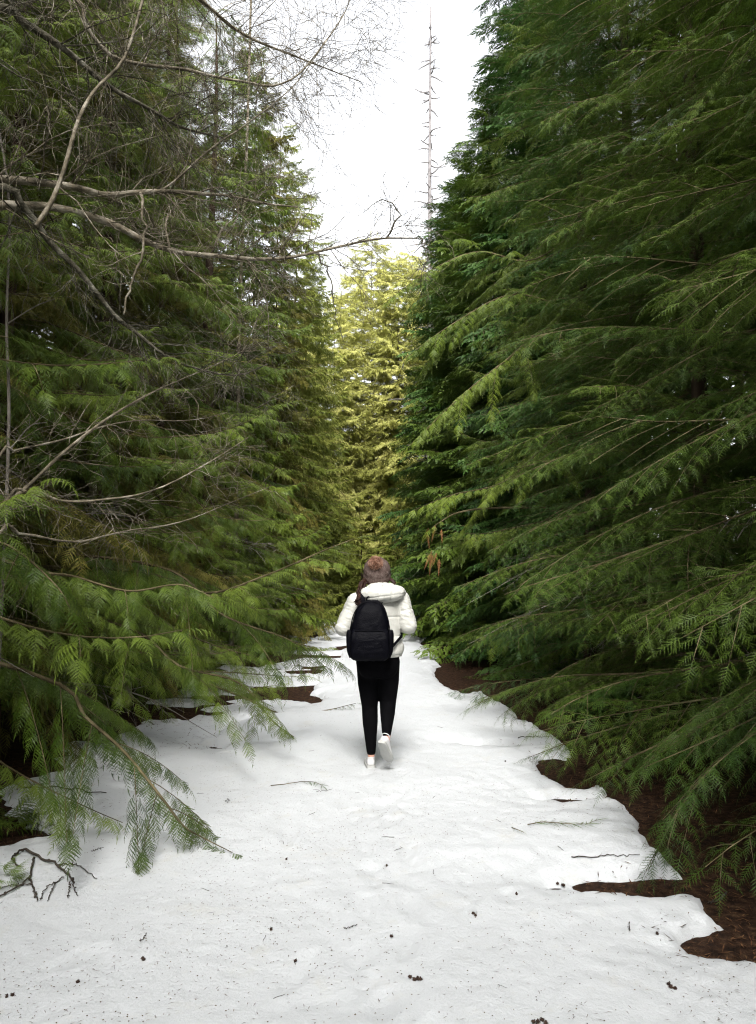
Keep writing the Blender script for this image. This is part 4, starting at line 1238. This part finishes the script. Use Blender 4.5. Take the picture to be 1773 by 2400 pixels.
# zips and seams standing slightly proud
P = smooth_path([(bx_ - .155, -.24, 1.02), (bx_ - .148, -.27, 1.12), (bx_ - .118, -.275, 1.23), (bx_ - .06, -.262, 1.296), (bx_ + .01, -.25, 1.31), (bx_ + .075, -.262, 1.292), (bx_ + .125, -.275, 1.22), (bx_ + .15, -.27, 1.12), (bx_ + .155, -.24, 1.02)], 40)
V, T = tube(P, .0045, 6); mb = MB(); mb.add(V, T); link('zip', mb.mesh('zip', [M_PACK], True), bp_)
P = smooth_path([(bx_ - .145, -.30, 1.075), (bx_ - .10, -.338, 1.092), (bx_, -.345, 1.098), (bx_ + .10, -.338, 1.092), (bx_ + .145, -.30, 1.075)], 24)
V, T = tube(P, .004, 6); mb = MB(); mb.add(V, T); link('pocket_zip', mb.mesh('pocket_zip', [M_PACK], True), bp_)
V, T = capsule((bx_ - .166, -.275, 1.045), (bx_ - .166, -.28, 1.03), .006, .006); mb = MB(); mb.add(V, T); link('zip_pull', mb.mesh('zip_pull', [M_STEEL], True), bp_)
P = smooth_path([(bx_ - .03, -.16, 1.315), (bx_ - .02, -.165, 1.345), (bx_ + .02, -.165, 1.345), (bx_ + .035, -.16, 1.315)], 12)
V, T = tube(P, .006, 6); mb = MB(); mb.add(V, T); link('grab_loop', mb.mesh('grab_loop', [M_PACK], True), bp_)
def ribbon(P, w, h=.004):
    P = smooth_path(P, 36); Tn = unit(np.gradient(P, axis=0))
    sdv = unit(np.cross(Tn, np.array((0, 1.0, 0.15)))) ; nv = unit(np.cross(Tn, sdv))
    rings = np.stack([P + sdv * w + nv * h, P - sdv * w + nv * h, P - sdv * w - nv * h, P + sdv * w - nv * h], 1)
    return cap_loft(rings)
for sx, s in ((-1, -.115), (1, .05)):
    V, T = ribbon([(bx_ + sx * .07, -.15, 1.30), (s - .0, -.135, 1.36), (s, -.07, 1.415), (s, .03, 1.42), (s, .11, 1.36), (s + sx * .01, .155, 1.25), (s + sx * .03, .165, 1.13), (s + sx * .075, .13, 1.04)], .024)
    mb = MB(); mb.add(V, T); link('shoulder_strap', mb.mesh('shoulder_strap', [M_PACK]), bp_)
    xo = .170 if sx > 0 else -.17
    V, T = ribbon([(s + sx * .075, .13, 1.04), (xo + sx * .02, .06, 1.05), (xo + sx * .012, -.08, 1.03), (bx_ + sx * .165 , -.17, .95), (bx_ + sx * .14, -.19, .90)], .010, .002)
    mb = MB(); mb.add(V, T); link('webbing', mb.mesh('webbing', [M_PACK]), bp_)

# ------------------------------------------------------------------ debris
r = np.random.default_rng(88)
# specks and needles strewn over the snow
mb = MB()
n_ = 32000
yy = 1.7 + (r.random(n_) ** 1.6) * 12; xx = r.uniform(-0.56, 0.56, n_) * yy
cl = fbm(xx * 1.4, yy * 1.4, 3, 7)
k = (snow_d(xx, yy) > 0.06) & (r.random(n_) < 0.45 + 1.0 * cl)
xx, yy = xx[k], yy[k]; m = len(xx)
ln = np.where(r.random(m) < 0.35, r.uniform(.013, .028, m), r.uniform(.0045, .0095, m)); wd = np.where(ln > .0110, .0024, ln * .75)
a = r.uniform(0, 6.28, m); d = np.stack([np.cos(a), np.sin(a), 0 * a], -1); sv = np.stack([-np.sin(a), np.cos(a), 0 * a], -1)
c = np.stack([xx, yy, snow_z(xx, yy) + 0.0022], -1)
i = np.arange(m)
V = np.concatenate([c - d * ln[:, None] / 2, c + sv * wd[:, None] / 2 + np.array((0, 0, .0015)), c + d * ln[:, None] / 2, c - sv * wd[:, None] / 2 + np.array((0, 0, .0015))])
mb.add(V, np.concatenate([np.stack([i, i + 3 * m, i + m], -1), np.stack([i + m, i + 3 * m, i + 2 * m], -1)]))
o = link('snow_litter', mb.mesh('snow_litter', [M_SPECK])); o['kind'] = 'stuff'; o['label'] = 'tiny brown needles and seed scales strewn over the snow'
# brown needles on the bare floor
mb = MB(); n_ = 36000
yy = 2.6 + (r.random(n_) ** 1.5) * 13; sg = np.where(r.random(n_) < .5, -1, 1)
xx = np.where(sg > 0, np.interp(yy, YT, XR) + r.uniform(-.5, 1.6, n_), np.interp(yy, YT, XL) - r.uniform(-.5, 1.6, n_))
dd_ = snow_d(xx, yy); k = (dd_ < 0.0) | ((dd_ < 0.10) & (r.random(n_) < .35)); xx, yy = xx[k], yy[k]; m = len(xx)
a = r.uniform(0, 6.28, m); ln = r.uniform(.012, .06, m); wd = r.uniform(.0015, .004, m)
d = np.stack([np.cos(a), np.sin(a), r.uniform(-.25, .5, m)], -1); sv = np.stack([-np.sin(a), np.cos(a), 0 * a], -1)
c = np.stack([xx, yy, np.maximum(floor_z(xx, yy), snow_z(xx, yy)) + r.uniform(.002, .012, m)], -1); i = np.arange(m)
mb.add(np.concatenate([c - d * ln[:, None] / 2, c + sv * wd[:, None], c + d * ln[:, None] / 2, c - sv * wd[:, None]]),
       np.concatenate([np.stack([i, i + 3 * m, i + m], -1), np.stack([i + m, i + 3 * m, i + 2 * m], -1)]))
o = link('needle_litter', mb.mesh('needle_litter', [M_LITTER])); o['kind'] = 'stuff'; o['label'] = 'brown fallen needles and bark bits on the bare ground'

def lay(P, lift=0.004):
    """drape pixel points over the ground"""
    W = np.array([onsnow(x, y) for x, y in P]); W = smooth_path(W, 22)
    W[:, 2] = [gz(q[0], q[1]) + lift for q in W]
    return W

# fallen bare stick at lower left
def stick(name, label, paths, m, cat='twig', moss=0, group=None, lift=0.006):
    paths = [(p, a * 0.62, b * 0.62) for p, a, b in paths]
    allp = [lay(p, lift + rr) for p, rr, r1 in paths]
    c = allp[0].mean(0)
    mb = MB(); q = np.random.default_rng(int(abs(c[0]) * 1000))
    for P, (_, rr, r1) in zip(allp, paths):
        P = P.copy(); P[1:-1] += q.normal(size=(len(P) - 2, 3)) * np.array((.003, .003, .003))
        V, T = tube(P - c, np.linspace(rr, r1, len(P)), 6); mb.add(V, T)
        for _ in range(moss):
            j = q.integers(0, len(P)); s_ = rr * q.uniform(.7, 1.5)
            V, T = ellipsoid(P[j] - c + q.normal(size=3) * rr * .6, (s_, s_ * 1.3, s_ * .9), None, 6, 4); mb.add(V, T)
    o = link(name, mb.mesh(name, [m], True), None, c)
    return tag(o, label, cat, group)
stick('fallen_branch', 'dark lichen-knotted fallen branch forked on the snow at lower left', [
    ([(60, 1995), (85, 2010), (130, 2030), (160, 2055), (175, 2075)], .011, .007), ([(60, 1995), (40, 2003), (30, 2020), (45, 2035)], .010, .006),
    ([(80, 2015), (75, 2040), (70, 2062), (40, 2085), (-10, 2110)], .009, .006), ([(70, 2062), (78, 2085), (88, 2115)], .008, .005),
    ([(130, 2030), (180, 2032), (228, 2063)], .006, .003), ([(150, 2060), (110, 2085), (94, 2115)], .005, .003), ([(130, 2072), (112, 2115)], .0045, .003),
    ([(165, 2070), (160, 2108)], .004, .003), ([(172, 2075), (182, 2102)], .004, .002), ([(70, 2075), (35, 2078), (-5, 2085)], .005, .003)], M_DIRTTWIG, 'branch', 4)
stick('snow_twig', 'crooked dark twig on the snow above the fallen branch', [([(115, 1955), (135, 1944), (158, 1944), (162, 1960)], .005, .003), ([(158, 1952), (166, 1956)], .006, .004)], M_DIRTTWIG, moss=1)
stick('snow_twig', 'thin forked twig sticking from the snow mound at left', [([(92, 1905), (90, 1935), (82, 1962)], .005, .003), ([(88, 1950), (105, 1960)], .003, .002)], M_DIRTTWIG)
stick('snow_twig', 'short straight twig below the drooping bough', [([(215, 1998), (243, 1989)], .003, .002)], M_DIRTTWIG)
stick('snow_twig', 'slim twig lying alone right of centre near the bottom', [([(808, 2181), (838, 2171)], .003, .002)], M_DIRTTWIG)
stick('snow_twig', 'upright thin twig mark on the snow at lower right', [([(1474, 2168), (1477, 2187)], .0025, .002)], M_DIRTTWIG)
stick('snow_twig', 'long thin stem on the snow left of the walker\'s shoes', [([(742, 1858), (778, 1852)], .0025, .002)], M_DIRTTWIG)
stick('snow_twig', 'bent twig in a ring on the snow below the drooping bough tip', [([(528, 1880), (535, 1875), (538, 1880), (533, 1884), (528, 1881)], .003, .002)], M_DIRTTWIG)
stick('snow_twig', 'thin diagonal twig on the snow at lower left', [([(330, 2210), (345, 2190)], .0025, .0015)], M_DIRTTWIG)
stick('snow_twig', 'twig lying across the brown patch on the right', [([(1340, 2012), (1420, 2008), (1500, 2006)], .005, .003)], M_DIRTTWIG)
stick('snow_twig', 'dark twig fringing the snow right of the walker', [([(1215, 1732), (1250, 1728), (1290, 1736)], .006, .003)], M_DIRTTWIG)
stick('snow_twig', 'dark twigs along the bare patch at the left edge', [([(0, 1830), (60, 1850), (150, 1852), (250, 1862)], .009, .005), ([(60, 1850), (130, 1835)], .005, .003)], M_DIRTTWIG)
stick('snow_twig', 'small stump of a twig in the brown hollow at the right edge', [([(1690, 2112), (1705, 2095)], .008, .005), ([(1690, 2112), (1660, 2120)], .006, .004)], M_DIRTTWIG)
# fallen green sprigs
def sprig(label, pts, kind, size, leafm, **kw):
    P = lay(pts, 0.012); c = P.mean(0); r_ = np.random.default_rng(int(P[0, 1] * 100))
    mb = MB(); V, T = tube(P - c, np.linspace(.0035, .0015, len(P)), 4); mb.add(V, T, 1)
    leafy(mb, P - c, (CT_LITTLE if kind == 'cedar' else HT_LITTLE)[0], .24 if kind == 'cedar' else .15, kw.get('sp', .05), kw.get('s0', .1), (55, 40), 0.02, size, r_, roll=.35)
    V = np.concatenate(mb.V); 
    o = link('fallen_sprig', mb.mesh('fallen_sprig', [leafm, M_TWIG]), None, c)
    return tag(o, label, 'sprig')
sprig('cedar sprig on the snow in front of the walker, leafy at one end', [(635, 1845), (690, 1838), (730, 1836), (757, 1846)], 'cedar', .10, M_CEDAR, s0=.45)
sprig('hemlock sprig lying on the snow at right', [(1237, 1937), (1290, 1932), (1350, 1936), (1404, 1926)], 'hemlock', .10, M_HEM, sp=.035)
sprig('tiny yellowish sprig left of the hemlock sprig', [(1200, 1944), (1229, 1956)], 'hemlock', .04, M_CEDAR, sp=.03)
sprig('cedar sprig poking from the snow mound at left', [(60, 1905), (85, 1912), (112, 1906)], 'cedar', .12, M_CEDAR)
# small leafy clumps at the left edge
for lb, P in (('green cedar seedling clump at the left edge of the snow', (15, 1950)), ('dark mossy clump at the left edge near the fallen branch', (-5, 2070))):
    q = onsnow(*P); r_ = np.random.default_rng(int(P[1])); mb = MB()
    big = 1.0 if P[1] < 2000 else .55
    for k in range(34):
        a = r_.uniform(0, 6.28)
        st = np.array((math.cos(a) * .05, math.sin(a) * .05, .01 + .1 * r_.random() * big))
        place(mb, CT_NEAR[0][r_.integers(3)], st, np.array((math.cos(a), math.sin(a), r_.uniform(.1, 1.2))), ZUP + .2 * r_.normal(size=3), big * r_.uniform(.45, .75))
    tag(link('seedling', mb.mesh('seedling', [M_CEDAR if big == 1 else M_HEM]), None, (q[0], q[1], q[2] - .01)), lb, 'plant')

# cones and scraps on the snow
def cone_mesh(seed, n):
    r_ = np.random.default_rng(seed); mb = MB()
    for c in range(n):
        ctr = np.array((r_.normal() * .022 * (n > 1), r_.normal() * .012 * (n > 1), .007)); ax = r_.uniform(0, 6.28)
        V, T = ellipsoid(ctr, (.011, .007, .007), Matrix.Rotation(ax, 3, 'Z'), 8, 6); mb.add(V, T)
        m_ = 26; d = unit(r_.normal(size=(m_, 3)) * np.array((1, 1, .8))); b = ctr + d * .005; tip = ctr + d * r_.uniform(.010, .016, m_)[:, None]
        mb.add(*rhombi(b, tip, np.full(m_, .006), np.array((.2, .1, 1.0))))
    return mb.mesh('fir_cone', [M_CONE])
for i, (x, y, n_, lb) in enumerate((
        (348, 2250, 2, 'dark cone with a curled scale on the snow at lower left'), (693, 2254, 1, 'small dark cone left of the bottom centre cluster'),
        (973, 2298, 6, 'cluster of broken dark cones near the bottom centre'), (1317, 2077, 3, 'dark cone below the brown patch on the right'),
        (1573, 2311, 3, 'dark crumbled cone at lower right'), (1263, 2396, 4, 'dark cones cut by the bottom edge'), (1541, 2190, 1, 'round dark cone on the snow right of the twig mark'),
        (918, 2196, 1, 'small round cone lying low in the middle of the path'), (1211, 2097, 1, 'little dark cone left of the larger one'), (672, 2015, 1, 'little cone on the snow beside the drooping bough tip'),
        (636, 2180, 1, 'small olive cone left of the lone slim twig'), (183, 2303, 1, 'small scrap of bark at lower left'), (907, 2030, 1, 'small dark cone in the middle of the path below the walker'),
        (1104, 2146, 2, 'flat dark chip of bark right of the path\'s middle'), (1185, 1785, 1, 'dark chip beside the path\'s right edge'), (30, 2335, 2, 'dark curled bark scrap at the lower left corner'))):
    q = onsnow(x, y)
    tag(link('fir_cone', cone_mesh(60 + i, n_), None, (q[0], q[1], gz(q[0], q[1]) - .001), (0, 0, i * 1.3), 0.75), lb, 'cone', 'cones and bark scraps on the snow')
# short twig bits
mb = MB(); V, T = tube(np.array([(-.5, 0, 0), (-.1, .04, .01), (.2, .0, .01), (.5, .05, 0)]), [.022, .02, .018, .012], 4); mb.add(V, T); tw = mb.mesh('twig_bit', [M_DIRTTWIG])
k = 0; r = np.random.default_rng(91)
while k < 48:
    y = 2.2 + 9 * r.random() ** 1.2; x = r.uniform(-.5, .5) * y
    if snow_d(np.array([x]), np.array([y]))[0] < .1 or abs(x) < .35 and 5.6 < y < 6.4: continue
    tag(link('twig_bit', tw, None, (x, y, gz(x, y) + .003), (0, 0, r.uniform(0, 6.28)), r.uniform(.025, .075)), 'short dark twig bit lying on the snow', 'twig', 'twig bits on the snow'); k += 1
print('BRANCHES', NB, 'OBJECTS', len(bpy.data.objects))
